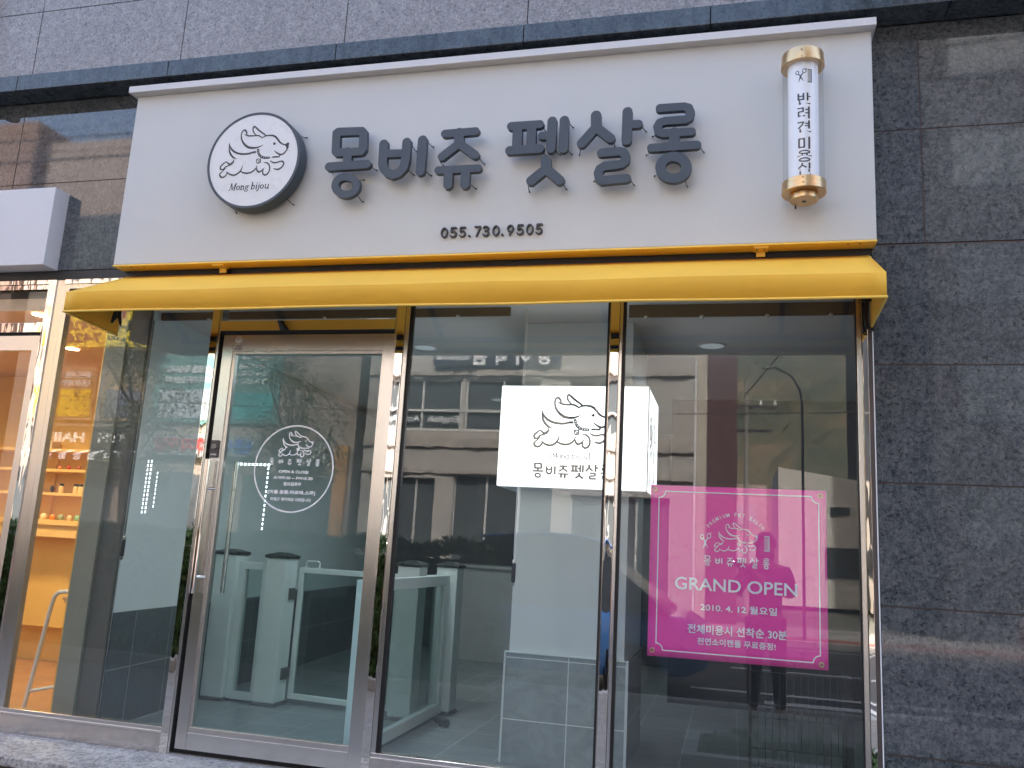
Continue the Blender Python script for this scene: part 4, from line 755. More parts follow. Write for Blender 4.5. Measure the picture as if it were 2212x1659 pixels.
# added, standing in for reflections of a lit sign opposite: diodes just behind the glass
dot_glow = emis('added_dot_glow', (.9, .96, 1.0), 1.2)
def dot_row(pts, loc, label, wd=.009):
    r_ = thing('reflected_light_dots', loc, label, 'reflected light dots', 'rows of glowing dots added for reflected lights')
    m = MB(); a, b = [], []
    for x, z in pts:
        for dz in (0, -.0085): m.box(x-wd/2, x+wd/2, .1192, .1208, z+dz-.0016, z+dz+.0016)
    m.build('glow_dots', dot_glow, r_)
dot_row([(-2.778+.0255*k, 1.818) for k in range(9)], (-2.68, .12, 1.81), 'short horizontal row of glowing dots added for reflected lights beside the round door decal', .015)
dot_row([(-2.574, 1.797-.0262*k) for k in range(14)], (-2.574, .12, 1.45), 'vertical row of glowing dots added for reflected lights crossing the left of the round door decal')
dot_row([(-3.375, 1.815-.025*k) for k in range(13)], (-3.375, .12, 1.50), 'faint vertical row of glowing dots added for reflected lights next to the blind cord', .006)
dot_row([(-3.352, 1.817-.025*k) for k in range(13)], (-3.352, .12, 1.50), 'brightest of the three vertical dot rows added for reflected lights beside the door')
dot_row([(-3.302, 1.748-.0245*k) for k in range(9)], (-3.302, .12, 1.54), 'shorter of the three vertical dot rows added for reflected lights beside the door', .005)

# ---------------------------------------------------------------- the neighbour's orange shop
lampm = emis('warm_downlight', (1.0, .80, .50), 12)
for x, y, lab in ((-4.935, 1.098, 'round glowing downlight nearest the yellow awning in the orange shop ceiling'), (-4.372, .165, 'round glowing downlight half hidden behind the left mirror mullion')):
    d_ = thing('ceiling_downlight', (x, y, 2.735), lab, 'downlight', 'downlights in the orange shop')
    MB().lathe([(.001, 2.7445), (.050, 2.7445), (.050, 2.748), (.001, 2.748)], (x, y), 40).build('lamp_disc', lampm, d_)
    MB().rings([[(x+r*math.cos(t), y+r*math.sin(t), z) for t in [2*math.pi*k/40 for k in range(40)]] for r, z in ((.0505, 2.7435), (.059, 2.7425), (.059, 2.7505))], False).build('trim_ring', 'oceil', d_)
    ld = bpy.data.lights.new('downlight_glow', 'SPOT'); ld.energy = 19 if x < -4.5 else 7; ld.color = (1, .74, .42); ld.spot_size = R(150); ld.spot_blend = 1; ld.shadow_soft_size = .05
    lo = bpy.data.objects.new('downlight_glow', ld); COL.objects.link(lo); lo.location = (0, 0, -.012); lo.parent = d_
ld = bpy.data.lights.new('downlight_glow', 'SPOT'); ld.energy = 19; ld.color = (1, .74, .42); ld.spot_size = R(150); ld.spot_blend = 1; ld.shadow_soft_size = .05
d_ = thing('ceiling_downlight', (-5.9, 1.2, 2.735), 'round glowing downlight deep in the orange shop, left of the picture edge', 'downlight', 'downlights in the orange shop')
MB().lathe([(.001, 2.7445), (.050, 2.7445), (.050, 2.748), (.001, 2.748)], (-5.9, 1.2), 40).build('lamp_disc', lampm, d_)
lo = bpy.data.objects.new('downlight_glow', ld); COL.objects.link(lo); lo.location = (0, 0, -.012); lo.parent = d_
sh = thing('shelf_unit', (-5.8, 2.1, FZ), 'pale yellow wall shelves over a low cabinet in the warmly lit orange shop', 'shelves')
m = MB(); m.box(-7.1, -5.9, 1.0, 2.19, .0, .001)
m = MB()
for z in (2.055, 1.878, 1.672): m = MB(); m.box(-7.1, -4.1, 1.98, 2.195, z-.018, z+.006); m.build('shelf', 'oshelf', sh, bevel=.002)
m = MB(); m.box(-7.1, -4.1, 1.85, 2.195, 1.40, 1.445); m.box(-7.1, -4.1, 1.87, 2.195, 1.30, 1.3995); m.build('worktop', 'oshelf', sh, bevel=.002)
for x in (-5.33, -5.9, -6.6): m = MB(); m.box(x-.008, x+.008, 2.17, 2.196, 1.445, 2.12); m.build('shelf_upright', 'oshelf', sh)
m = MB(); m.box(-7.1, -4.1, 2.05, 2.196, FZ+.3, 1.2995); m.build('cabinet_back', 'orange', sh)
jarg = plain('pale_jar', (.80, .55, .25), .2)
J = thing('glass_jar', (-5.705, 2.06, 1.679), 'stout pale jar with black lid at the left of the third shelf', 'jar', 'lidded jars on the shelf')
MB().lathe([(.001, 1.679), (.020, 1.679), (.021, 1.685), (.021, 1.735), (.016, 1.742)], (-5.705, 2.06), 20).build('jar_body', jarg, J, smooth=40)
MB().lathe([(.001, 1.7425), (.018, 1.7425), (.018, 1.762), (.001, 1.762)], (-5.705, 2.06), 20).build('lid', 'blk', J, smooth=40)
for x, lab in ((-5.554, 'left jar of the black-lidded trio on the third shelf'), (-5.505, 'middle jar of the black-lidded trio on the third shelf'), (-5.467, 'right jar of the black-lidded trio on the third shelf')):
    j2 = copy_tree(J); j2.location = (x, 2.06, 1.679); j2['label'] = lab
def blob(name, c, s, colr, label, cat, group, n=8):
    m = MB(); m.ball(c, 1, n, s)
    for k in range(3): m.ball((c[0]+random.uniform(-.5, .5)*s[0], c[1], c[2]+s[2]*.5), s[0]*.45, 6, (1, 1, .9))
    return tag(rebase(m.build(name, plain(name+label[:6], colr, .5), smooth=60), (c[0], c[1], c[2]-s[2])), label, cat, group)
for x, z, s_, c_, lab in ((-5.64, 1.905, .018, (.55, .03, .02), 'small red-topped toy figure on the second shelf'), (-5.535, 1.903, .020, (.42, .10, .05), 'brown and red toy figure right of the red-topped one'), (-5.435, 1.900, .024, (.85, .60, .2), 'round yellow candle at the right end of the second shelf'), (-5.735, 1.898, .018, (.75, .25, .1), 'pinkish toy at the left of the second shelf'),
                        (-5.725, 1.468, .030, (.82, .62, .35), 'pale bundled soap at the left of the worktop'), (-5.635, 1.466, .026, (.85, .25, .02), 'bright orange toy on the worktop'), (-5.55, 1.466, .030, (.30, .33, .16), 'grey green plant-like bundle on the worktop'), (-5.46, 1.466, .026, (.70, .50, .25), 'beige wrapped bundle on the worktop'), (-5.38, 1.468, .028, (.22, .42, .28), 'green tin at the right of the worktop')):
    blob('shelf_trinket', (x, 2.04 if z > 1.6 else 1.93, z), (s_, s_*.8, s_), c_, lab, 'ornament', 'small goods on the orange shop shelves')
m = MB(); m.tube([(-5.79, 2.05, 1.679), (-5.79, 2.05, 1.742)], [.010, .008], 8); m.tube([(-5.79, 2.05, 1.70), (-5.807, 2.05, 1.705), (-5.807, 2.05, 1.735)], .004, 6); m.tube([(-5.79, 2.05, 1.695), (-5.772, 2.05, 1.70), (-5.772, 2.05, 1.725)], .004, 6)
tag(rebase(m.build('cactus_ornament', 'blk', smooth=60), (-5.79, 2.05, 1.679)), 'small dark cactus-shaped ornament at the left end of the third shelf', 'ornament')
for a, b, z, lab in ((-5.90, -5.82, 2.13, 'taller pale box on the left of the top shelf of the orange shop'), (-5.40, -5.35, 2.11, 'small pale box on the right of the top shelf of the orange shop')):
    m = MB(); m.box(a, b, 2.0, 2.1, 2.0615, z); tag(rebase(m.build('storage_box', plain('pale_box', (.7, .55, .4), .6), bevel=.003), (a, 2.05, 2.0615)), lab, 'box', 'boxes on the top shelf')
# white tubular stand with a tray near the left window
ts = thing('tubular_stand', (-4.2, .5, FZ), 'white bent-tube display stand with tray inside the orange shop window', 'stand')
m = MB(); m.tube([(-4.335, .50, FZ), (-4.225, .48, .90), (-4.205, .475, .96), (-4.17, .47, .985), (-4.12, .47, .992), (-3.86, .46, .985)], .0135, 12); m.tube([(-4.315, .50, .362), (-4.06, .49, .42), (-3.87, .49, .46)], .011, 10); m.build('tube_frame', 'fpaint', ts, smooth=50)
m = MB(); q = lambda a, b, z, g=0: [(-4.155-a, .60-b, z), (-3.86, .60-b, z+.02), (-3.86, .60+b, z+.02), (-4.155-a, .60+b, z)]
m.rings([q(-.02, .08, .895), q(.01, .11, .952)], False); m.add(q(-.02, .08, .8955), [(0, 1, 2, 3)]); m.build('tray', plain('cream_tray', (.8, .62, .42), .4), ts)
m = MB(); m.box(-4.10, -3.86, .52, .60, FZ+.05, .88); m.build('stand_panel', plain('brown_grey_panel', (.17, .11, .085), .6), ts)
m = MB(); m.tube([(-4.55, 2.18, 1.0), (-4.548, 2.15, 1.0)], .02, 12); m.tube([(-4.548, 2.16, .985), (-4.60, 2.15, .85), (-4.66, 2.15, .80)], .007, 6); tag(rebase(m.build('power_cable', 'blk', smooth=50), (-4.6, 2.15, .8)), 'black plug and cable on the orange wall below the worktop', 'cable')

# round ceiling lamps of the pet salon; glow and spots added to brighten it
clm = emis('added_lamp_glow', (.86, .95, 1.0), .03)
for x, y, en, lab in ((-2.10, 1.24, 9, 'round ceiling lamp seen through the middle window'), (-.127, 1.23, 2, 'round ceiling lamp above the magenta poster'), (-2.13, .31+.15, 3, 'round ceiling lamp seen through the glass above the door'), (-2.10, 3.3, 9, 'round ceiling lamp furthest back in the pet salon')):
    d_ = thing('ceiling_downlight', (x, y, 2.765), lab, 'downlight', 'round ceiling lamps of the pet salon')
    MB().lathe([(.001, 2.7745), (.075, 2.7745), (.078, 2.7775), (.001, 2.7778)], (x, y), 40).build('lamp_disc', clm, d_)
    MB().rings([[(x+r*math.cos(t), y+r*math.sin(t), z) for t in [2*math.pi*k/40 for k in range(40)]] for r, z in ((.0785, 2.7735), (.090, 2.7725), (.090, 2.7805))], False).build('trim_ring', 'signlip', d_)
    ld = bpy.data.lights.new('downlight_glow', 'SPOT'); ld.energy = en; ld.color = (.84, .95, 1.0); ld.spot_size = R(165); ld.spot_blend = .8; ld.shadow_soft_size = .09  # fill light added to brighten the salon
    lo = bpy.data.objects.new('downlight_glow', ld); COL.objects.link(lo); lo.location = (0, 0, -.01); lo.parent = d_
for x in (-3.2, -2.4, -1.55, -.46, -.16, .18, .50):
    m = MB(); zb = 2.735 if x < -1 else 2.715; m.ball((x, .282, zb-.004), .012, 7, (1, .8, .7)); m.tube([(x, .281, zb), (x+.006, .279, zb-.02), (x+.012, .279, zb-.014)], .003, 6)
    tag(rebase(m.build('curtain_clip', 'brushl', smooth=50), (x, .28, zb)), 'small metal curtain clip on the brown curtain box behind the glass', 'clip', 'curtain clips on the brown curtain box')
# ================================================================ the street behind the photographer
def ground(name, x0, x1, y0, y1, z, mt, kind='structure'):
    m = MB(); m.add([(x0, y0, z), (x1, y0, z), (x1, y1, z), (x0, y1, z)], [(0, 1, 2, 3)]); return struct(m.build(name, mt), kind)
MT['asph'] = plain('asphalt', (.055, .056, .058), .85, var=.25, scale=3, bump=.3, bscale=60)
MT['pave'] = tiles('pavement_blocks', (.25, .235, .215), (.11, .10, .09), .20, .10, (0, 1), (0, 0), .006, .8)
MT['line'] = plain('road_paint', (.74, .74, .72), .6, var=.1, scale=8)
MT['kerb'] = plain('kerb_stone', (.40, .39, .37), .8, var=.12, scale=12)
MT['redp'] = plain('red_cycle_paving', (.22, .07, .05), .8, var=.12, scale=6)
ground('ground', -300, 300, -400, 300, G0-.16, plain('far_ground', (.12, .12, .10), .9))
ground('pavement', -60, 60, -5.6, .4, G0, 'pave')
ground('road', -120, 120, -14.4, -5.6, G0-.12, 'asph')
ground('far_pavement', -60, 60, -18.5, -14.4, G0-.005, 'pave')
ground('cycle_path', -60, 60, -15.4, -14.6, G0, 'redp')
m = MB()
for k in range(-40, 40): m.box(k*1.0+.004, k*1.0+.996, -5.78, -5.60, G0-.14, G0+.004)
struct(m.build('kerb', 'kerb', bevel=.01))
m = MB(); m.box(-60, 60, -14.58, -14.40, G0-.14, G0+.004); struct(m.build('far_kerb', 'kerb'))
m = MB()
for k in range(-12, 12): m.box(k*4.0, k*4.0+2.2, -10.1, -9.98, G0-.118, G0-.116)
m.box(-60, 60, -6.35, -6.25, G0-.118, G0-.116); m.box(-60, 60, -13.85, -13.75, G0-.118, G0-.116)
m.box(-.5, 6.5, -7.6, -7.45, G0-.118, G0-.116); m.box(.4, 2.4, -6.95, -6.7, G0-.118, G0-.116)
struct(m.build('road_markings', 'line'))
# planted strip with kerb stones
def kerbbox(x0, x1, y0, y1, label):
    m = MB(); z = G0+.13
    n = int((x1-x0)/1.0)
    for k in range(n):
        a = x0+(x1-x0)*k/n; b = x0+(x1-x0)*(k+1)/n; m.box(a+.004, b-.004, y0, y0+.12, G0, z); m.box(a+.004, b-.004, y1-.12, y1, G0, z)
    m.box(x0, x0+.12, y0+.121, y1-.121, G0, z); m.box(x1-.12, x1, y0+.121, y1-.121, G0, z)
    tag(rebase(m.build('planter_kerb', 'kerb', bevel=.01), ((x0+x1)/2, (y0+y1)/2, G0)), label, 'kerb', 'kerbed planting beds on the pavement')
kerbbox(-.35, 6.0, -3.35, -2.35, 'low stone kerb round the green bed straight across from the shop'); kerbbox(-9.5, -2.3, -5.3, -4.3, 'low stone kerb round the hedge bed beside the road')
MT['leaf'] = plain('hedge_leaf', (.08, .15, .035), .5, var=.4, scale=9); MT['leaf2'] = plain('tree_leaf', (.075, .11, .035), .5, var=.4, scale=3); MT['bark'] = plain('tree_bark', (.10, .08, .06), .9, var=.3, scale=20, bump=.4, bscale=30)
def leaves(mb, n, samp, s):
    for _ in range(n):
        p = Vector(samp()); a = Vector((random.gauss(0, 1), random.gauss(0, 1), random.gauss(0, 1))).normalized(); b = a.orthogonal().normalized(); c = s*random.uniform(.6, 1.3)
        b = (Matrix.Rotation(random.uniform(0, 6.28), 3, a) @ b)*c; d = a.cross(b)*.5
        mb.add([p-b, p+d, p+b, p-d], [(0, 1, 2, 3)])
m = MB(); leaves(m, 6000, lambda: (random.uniform(-.2, 5.85), random.uniform(-3.2, -2.5), G0+.02+random.random()**2*.16), .05); struct(m.build('ground_cover', 'leaf'), 'stuff')
def hedge(x0, x1, y0, y1, z1, n, label):
    h = thing('hedge', ((x0+x1)/2, (y0+y1)/2, G0), label, 'hedge', 'clipped hedges along the road')
    m = MB(); m.box(x0+.1, x1-.1, y0+.1, y1-.1, G0+.05, z1-.12); m.build('inner_twigs', plain('hedge_inside', (.03, .045, .015), .9), h)
    def s_():
        f = random.random(); x = random.uniform(x0, x1); y = random.uniform(y0, y1); z = random.uniform(G0+.1, z1)
        if f < .45: z = z1+random.gauss(0, .035)
        elif f < .85: y = (y0 if random.random() < .2 else y1)+random.gauss(0, .03)
        else: x = (x0 if random.random() < .5 else x1)+random.gauss(0, .03)
        return (x, y, z+.04*math.sin(x*6))
    m = MB(); leaves(m, n, s_, .045); m.build('foliage', 'leaf', h)
hedge(-9.3, -6.1, -5.15, -4.45, 1.36, 10000, 'clipped green hedge on the left of the kerbed bed by the road'); hedge(-5.7, -2.5, -5.15, -4.45, 1.38, 9000, 'clipped green hedge nearest the door, on the right of the kerbed bed')
def tree(x, y, h, cr, n, label, seed):
    rnd = random.Random(seed); t = thing('street_tree', (x, y, G0), label, 'tree', 'street trees along the road')
    m = MB(); pts = [(x+.05*math.sin(k), y+.05*math.cos(k*1.7), G0+h*.62*k/6) for k in range(7)]; m.tube(pts, [.13-.011*k for k in range(7)], 10)
    tips = []
    for k in range(13):
        a = rnd.uniform(0, 6.28); z0 = G0+h*rnd.uniform(.32, .6); L = cr*rnd.uniform(.6, 1.0); zz = z0+rnd.uniform(.4, 1.7)
        p = [(x, y, z0), (x+.5*L*math.cos(a), y+.5*L*math.sin(a), z0+(zz-z0)*.45), (x+L*math.cos(a), y+L*math.sin(a), zz)]; m.tube(p, [.05, .032, .012], 6); tips += p[1:]
    tips.append((x, y, G0+h*.9)); m.build('trunk', 'bark', t, smooth=60)
    cl = [(q[0]+rnd.gauss(0, .35), q[1]+rnd.gauss(0, .35), q[2]+rnd.gauss(.1, .4), rnd.uniform(.3, .75)) for q in tips for _ in range(3)]
    def s_():
        c = cl[rnd.randrange(len(cl))]; v = Vector((rnd.gauss(0, 1), rnd.gauss(0, 1), rnd.gauss(0, 1))).normalized()*c[3]*rnd.random()**.4
        return (c[0]+v.x, c[1]+v.y, c[2]+v.z*.8)
    m = MB(); leaves(m, int(n*1.8), s_, .05); m.build('crown', 'leaf2', t)
tree(-10.2, -14.2, 6.4, .95, 2600, 'slender street tree reflected in the glass door', 3); tree(-14.8, -14.2, 7.6, 1.4, 3200, 'leafy street tree reflected in the left-hand window', 5)
# ---- buildings across the road (facade towards +y)
Wf = -18.0
back = lambda x, z, y: (x, y, z)
def opp_text(mb, body, xa, xb, z0, z1, y, th=.02, offset=.02):
    """text read from the shop side: runs from larger x to smaller x"""
    text_on(mb, body, -xb, -xa, z0, z1, lambda x, z, yy: (-x, yy, z), y, -th, offset)
MT['stone'] = plain('opposite_stone', (.43, .40, .37), .8, var=.10, scale=1.5, bump=.4, bscale=8)
MT['stone2'] = plain('rough_stone_ledge', (.42, .38, .34), .9, var=.3, scale=6, bump=1.0, bscale=8)
MT['dwin'] = plain('dark_window_glass', (.085, .10, .11), .12); MT['wfr'] = plain('white_window_frame', (.6, .6, .58), .5)
MT['sgn'] = plain('dark_blue_signboard', (.02, .03, .06), .4); MT['cream'] = plain('cream_wall', (.58, .52, .44), .8, var=.08, scale=1); MT['maroon'] = plain('maroon_column', (.10, .045, .05), .6)
ob = thing('academy_building', (-5.5, -20, G0), 'pale stone building across the road with white Korean letters above its windows', 'building')
m = MB(); m.box(-10.1, -.86, -30, Wf-.22, G0, 13.0); m.build('rear_mass', 'stone', ob)
wx_ = [(-9.6, -7.28), (-7.18, -5.0), (-4.3, -2.7)]
fl = [(4.53, 6.0), (8.4, 10.0), (11.2, 12.2)]
m = MB(); cuts = [(-9.6, -7.9, G0, 3.2), (-7.35, -4.6, G0, 3.3), (-4.1, -1.5, G0+.1, 2.9)]+[(a, b, z0, z1) for a, b in wx_ for z0, z1 in fl]
xe = sorted({-10.1, -.86}|{c for q in cuts for c in q[:2]}); ze = sorted({G0, 13.0}|{c for q in cuts for c in q[2:]})
for i in range(len(xe)-1):
    for j in range(len(ze)-1):
        cx, cz = (xe[i]+xe[i+1])/2, (ze[j]+ze[j+1])/2
        if not any(a < cx < b and z0 < cz < z1 for a, b, z0, z1 in cuts): m.box(xe[i], xe[i+1], Wf-.2, Wf, ze[j], ze[j+1])
m.build('wall', 'stone', ob)
for z, h in ((6.08, .16), (4.06, .30), (3.34, .12), (7.6, .2), (10.5, .2), (12.9, .25)):
    m = MB(); n = 40
    for k in range(n):
        a = -10.1+9.24*k/n; m.box(a, a+9.24/n-.004, Wf+.001, Wf+.05+random.uniform(0, .06), z+random.uniform(-.02, .02), z+h+random.uniform(-.02, .02))
    m.build('rough_ledge', 'stone2', ob, bevel=.01)
for a, b in wx_:
    for z0, z1 in fl:
        m = MB(); zc = z0+(z1-z0)*.38
        for p in ((a, b, z0, z0+.06), (a, b, z1-.06, z1), (a, b, zc-.03, zc+.05)): m.box(p[0], p[1], Wf-.12, Wf-.05, p[2], p[3])
        for x in (a, (a+b)/2-.03, b-.06): m.box(x, x+.06, Wf-.121, Wf-.051, z0+.061, z1-.061)
        f = m.build('window', 'wfr', ob); m = MB(); m.box(a+.02, b-.02, Wf-.16, Wf-.13, z0+.02, z1-.02); m.build('pane', 'dwin', f)
for a, b, z0, z1 in cuts[:3]:
    m = MB(); m.box(a, b, Wf-.19, Wf-.15, z0, z1); f = m.build('shopfront', 'dwin', ob); m = MB()
    for k in range(4): x = a+(b-a)*k/3; m.box(x-.03 if k else x, x+.03 if k < 3 else x, Wf-.149, Wf-.11, z0, z1)
    m.build('frame', 'wfr', f)
m = MB(); m.box(-8.12, -6.98, Wf+.03, Wf+.22, 6.33, 6.74); sb = m.build('phone_signboard', 'sgn', ob)
m = MB(); opp_text(m, '055)634-3768', -8.02, -7.08, 6.44, 6.64, Wf+.245, .02, .02); m.build('signboard_lettering', 'vin', sb)
for ch, a, b in (('원', -6.96, -6.56), ('학', -6.37, -5.96), ('어', -5.73, -5.34), ('영', -5.1, -4.72)):
    m = MB(); opp_text(m, ch, a, b, 6.36, 6.86, Wf+.20, .12, .04); m.build('channel_letter', 'vin', ob)
m = MB(); m.box(-7.0, -4.5, Wf+.03, Wf+.07, 6.30, 6.82); m.build('letter_rail', 'sgn', ob)
m = MB(); opp_text(m, 'English', -8.25, -7.35, 4.72, 4.95, Wf-.045, .01, .01); opp_text(m, 'Academy', -9.5, -8.5, 4.72, 4.95, Wf-.045, .01, .01); m.build('window_lettering', 'vin', ob)
m = MB(); m.box(-.855, -.60, -19, Wf+.02, G0, 13.2); m.build('side_strip', 'cream', ob)
m = MB(); m.box(-.595, .14, -19, Wf+.25, G0, 9.5); m.build('maroon_pillar', 'maroon', ob)
m = MB(); m.tube([(-.90, Wf+.06, G0), (-.90, Wf+.06, 13)], .03, 8); m.build('downpipe', 'vin', ob)
# banner building, left
bb = thing('banner_building', (-16.5, -20, G0), 'tall brownish building across the road with teal banners, a yellow sign and a salon below', 'building')
m = MB(); m.box(-22.5, -10.4, -32, Wf, G0, 14.1); m.build('wall', plain('brown_beige_wall', (.33, .27, .23), .8, var=.08, scale=1), bb)
teal = plain('teal_banner', (.13, .29, .27), .5, var=.05)
for a, b, z0, z1 in ((-17.2, -14.95, 4.6, 6.7), (-14.9, -12.9, 4.6, 6.8), (-21.2, -19.3, 4.6, 6.3), (-19.0, -17.5, 4.6, 6.2)):
    m = MB(); m.box(a, b, Wf+.001, Wf+.08, z0, z1); bn = m.build('banner', teal if a > -17.3 else plain('tan_banner', (.40, .28, .16), .5), bb)
m = MB(); opp_text(m, '가맹점을 찾습니다', -16.8, -15.1, 6.12, 6.35, Wf+.10); opp_text(m, '라이더 분을 찾습니다', -16.8, -15.1, 5.80, 6.02, Wf+.10)
for k, t_ in enumerate(('배달의 민족 광고', '각종 모바일앱 광고', '가게 무료 제작', '책자 전단 발송')): opp_text(m, t_, -14.7, -13.3, 6.50-.24*k, 6.66-.24*k, Wf+.10, .02, .01)
opp_text(m, '실시간 자동 정산', -20.9, -19.5, 5.95, 6.15, Wf+.10); opp_text(m, '간편한 세무업무', -20.9, -19.5, 5.68, 5.88, Wf+.10); m.build('banner_lettering', 'vin', bb)
for a, b, z0, z1, c in ((-16.95, -15.2, 4.74, 5.59, (.50, .56, .62)), (-14.66, -13.06, 4.71, 5.51, (.06, .38, .38)), (-21.04, -19.37, 4.72, 5.58, (.85, .60, .03)), (-18.87, -17.6, 4.73, 5.57, (.20, .22, .28))):
    m = MB(); m.box(a, b, Wf+.081, Wf+.095, z0, z1); m.build('photo_panel', plain('photo_print', c, .4, var=.25, scale=4), bb)
m = MB(); m.box(-20.6, -16.9, Wf+.02, Wf+.5, 6.85, 8.2); ys = m.build('yellow_sign', plain('yellow_sign_face', (.86, .66, .04), .4), bb)
m = MB(); m.box(-19.9, -18.2, Wf+.501, Wf+.52, 7.75, 8.1); m.build('red_strip', plain('red_strip', (.6, .07, .05), .4), ys)
m = MB(); opp_text(m, '055-633-7426', -20.3, -17.4, 7.4, 7.7, Wf+.53); opp_text(m, '7426', -20.3, -19.0, 7.0, 7.3, Wf+.53); m.build('sign_lettering', 'ink', ys)
m = MB(); opp_text(m, '전단지 전문', -19.8, -18.3, 7.82, 8.03, Wf+.54); m.build('strip_lettering', 'vin', ys)
m = MB(); m.box(-21.2, -17.5, Wf+.02, Wf+.2, 3.75, 4.4); hs = m.build('salon_signboard', plain('dark_salon_board', (.04, .04, .04), .4), bb)
m = MB(); opp_text(m, 'RYN', -18.8, -17.8, 3.9, 4.2, Wf+.23, .03, .04); opp_text(m, 'HAIR', -20.7, -19.3, 3.9, 4.2, Wf+.23, .03, .04); m.build('salon_lettering', 'vin', hs)
m = MB(); mb_ = MB()
for k in range(14):
    a = -21.1+.26*k; q = (m if k % 2 else mb_); q.hexa([(a, Wf+.01, 3.7), (a+.255, Wf+.01, 3.7), (a+.255, Wf+.6, 3.5), (a, Wf+.6, 3.5)], [(a, Wf+.01, 3.72), (a+.255, Wf+.01, 3.72), (a+.255, Wf+.6, 3.52), (a, Wf+.6, 3.52)]); q.box(a, a+.255, Wf+.6, Wf+.61, 3.33, 3.515)
m.build('striped_awning', 'vin', bb); mb_.build('striped_awning', 'ink', bb)
m = MB(); m.box(-17.2, -13.3, Wf+.02, Wf+.2, 3.6, 4.2); rs = m.build('restaurant_signboard', plain('grey_board', (.30, .32, .33), .5), bb)
m = MB(); opp_text(m, '돼지국밥', -16.8, -15.0, 3.68, 4.12, Wf+.23, .03, .05); m.build('red_lettering', plain('red_letter', (.5, .05, .05), .4), rs); m = MB(); opp_text(m, '큰이', -14.7, -13.5, 3.68, 4.12, Wf+.23, .03, .05); m.build('blue_lettering', plain('blue_letter', (.05, .15, .6), .4), rs)
for a, b in ((-21.8, -18.2), (-17.8, -14.2), (-13.8, -10.9)):
    m = MB(); m.box(a, b, Wf+.001, Wf+.03, G0+.2, 3.1); m.build('shop_window', 'dwin', bb)
    m = MB(); m.box(a, b, Wf+.031, Wf+.05, 9.3, 11.4); m.build('upper_window', 'dwin', bb)
m = MB(); m.box(-12.3, -11.2, Wf+.05, Wf+.12, 3.4, 4.1); m.build('small_window', 'wfr', bb)
m = MB(); m.box(-10.9, -10.5, Wf+.02, Wf+.15, G0, 4.0); m.build('orange_pillar', plain('orange_pillar_paint', (.55, .26, .08), .6), bb)
# tall block on the right, white building, hill
tb = thing('tall_block', (9, -24, G0), 'tall apartment block with shade put into its wall colour, reflected in the right-hand granite wall', 'building')
m = MB(); m.box(4.75, 16, -34, -18, G0, 30); m.build('wall', plain('shade_toned_block_wall', (.032, .032, .034), .8, var=.1, scale=.6), tb)  # near-black wall colour stands in for the block being in shade
for j in range(9):
    for i in range(4): m = MB(); m.box(5.4+2.6*i, 7.2+2.6*i, -17.999, -17.95, 2+3*j, 3.4+3*j); m.build('window', 'dwin', tb)

wb = thing('white_building', (4.5, -34, G0), 'white low building with sloping parapet under the wooded hill', 'building')
m = MB(); m.hexa([(1.75, -36, G0), (7.5, -36, G0), (7.5, -30, G0), (1.75, -30, G0)], [(1.75, -36, 5.0), (7.5, -36, 4.2), (7.5, -30, 4.2), (1.75, -30, 5.05)]); m.build('wall', plain('white_render', (.74, .70, .64), .8), wb)
for a, b, z0, z1 in ((3.6, 4.3, 3.3, 3.6), (4.6, 5.3, 3.3, 3.6), (3.4, 4.8, 1.0, 2.1)): m = MB(); m.box(a, b, -29.999, -29.94, z0, z1); m.build('window', 'dwin', wb)
pkb = thing('pink_house', (1.0, -42, G0), 'small reddish house with pale windows at the foot of the wooded hill', 'house')
m = MB(); m.box(-.6, 1.7, -46, -40, G0, 5.2); m.build('wall', plain('pink_render', (.62, .45, .40), .8), pkb)
for z in (1.2, 3.2): m = MB(); m.box(.3, 1.2, -39.999, -39.95, z, z+1.0); m.build('window', 'wfr', pkb)  # plain pale window boxes
for nm, x0, x1, y0, y1, h, c, lab in (('sky_blocking_brick', -46, -23.2, -34, -18, 15, (.26, .17, .13), 'brick-coloured block added further left across the road to block low sky'), ('sky_blocking_corner', -40, -9.6, .3, 14, 17, (.30, .28, .26), 'grey building added beside the shop building on the left to block low sky'), ('sky_blocking_corner', 7.05, 40, .3, 14, 17, (.34, .31, .27), 'beige building added beside the shop building on the right to block low sky'), ('sky_blocking_brick', 16.3, 40, -34, -18, 18, (.24, .18, .15), 'brown block added further right across the road to block low sky')):  # blocks added at the street ends to shut out low sky light
    q_ = thing(nm, ((x0+x1)/2, (y0+y1)/2, G0), lab, 'building'); m = MB(); m.box(x0, x1, y0, y1, G0, h); m.build('wall', plain(nm+str(x0), c, .85, var=.1, scale=.5), q_)
    yy = y1+.001 if y0 < -1 else y0-.061
    for j in range(4):
        for i in range(4): m = MB(); xx = x0+1.5+(x1-x0-3)*i/4; m.box(xx, xx+2.4, yy, yy+.06, 1.5+3.3*j, 3.2+3.3*j); m.build('window', 'dwin', q_)
MT['hill'] = None
t = NT('autumn_hillside'); v = t.obj(); a = t.noise(v, .16, 5, .65); b = t.noise(v, .55, 4, .6)
t.base(t.mix(b, t.ramp(a, [(.35, (.06, .072, .045)), (.5, (.09, .09, .06)), (.6, (.17, .12, .07)), (.7, (.10, .09, .06))]), t.ramp(a, [(.4, (.045, .055, .04)), (.6, (.13, .105, .065))]))); t.rough(.9); MT['hill'] = t.m
m = MB(); nx, ny = 110, 40; rnd = random.Random(2); vs = []
for j in range(ny+1):
    for i in range(nx+1):
        x = -90+220*i/nx; y = -62-70*j/ny; h = 34*math.sin(min(1, j/ny*1.15)*math.pi/2)*(1+.12*math.cos((x-30)*.05))
        vs.append((x+rnd.uniform(-.8, .8), y+rnd.uniform(-.8, .8), G0+max(0, h+rnd.uniform(-1.0, 1.3)*(1 if j else 0))))
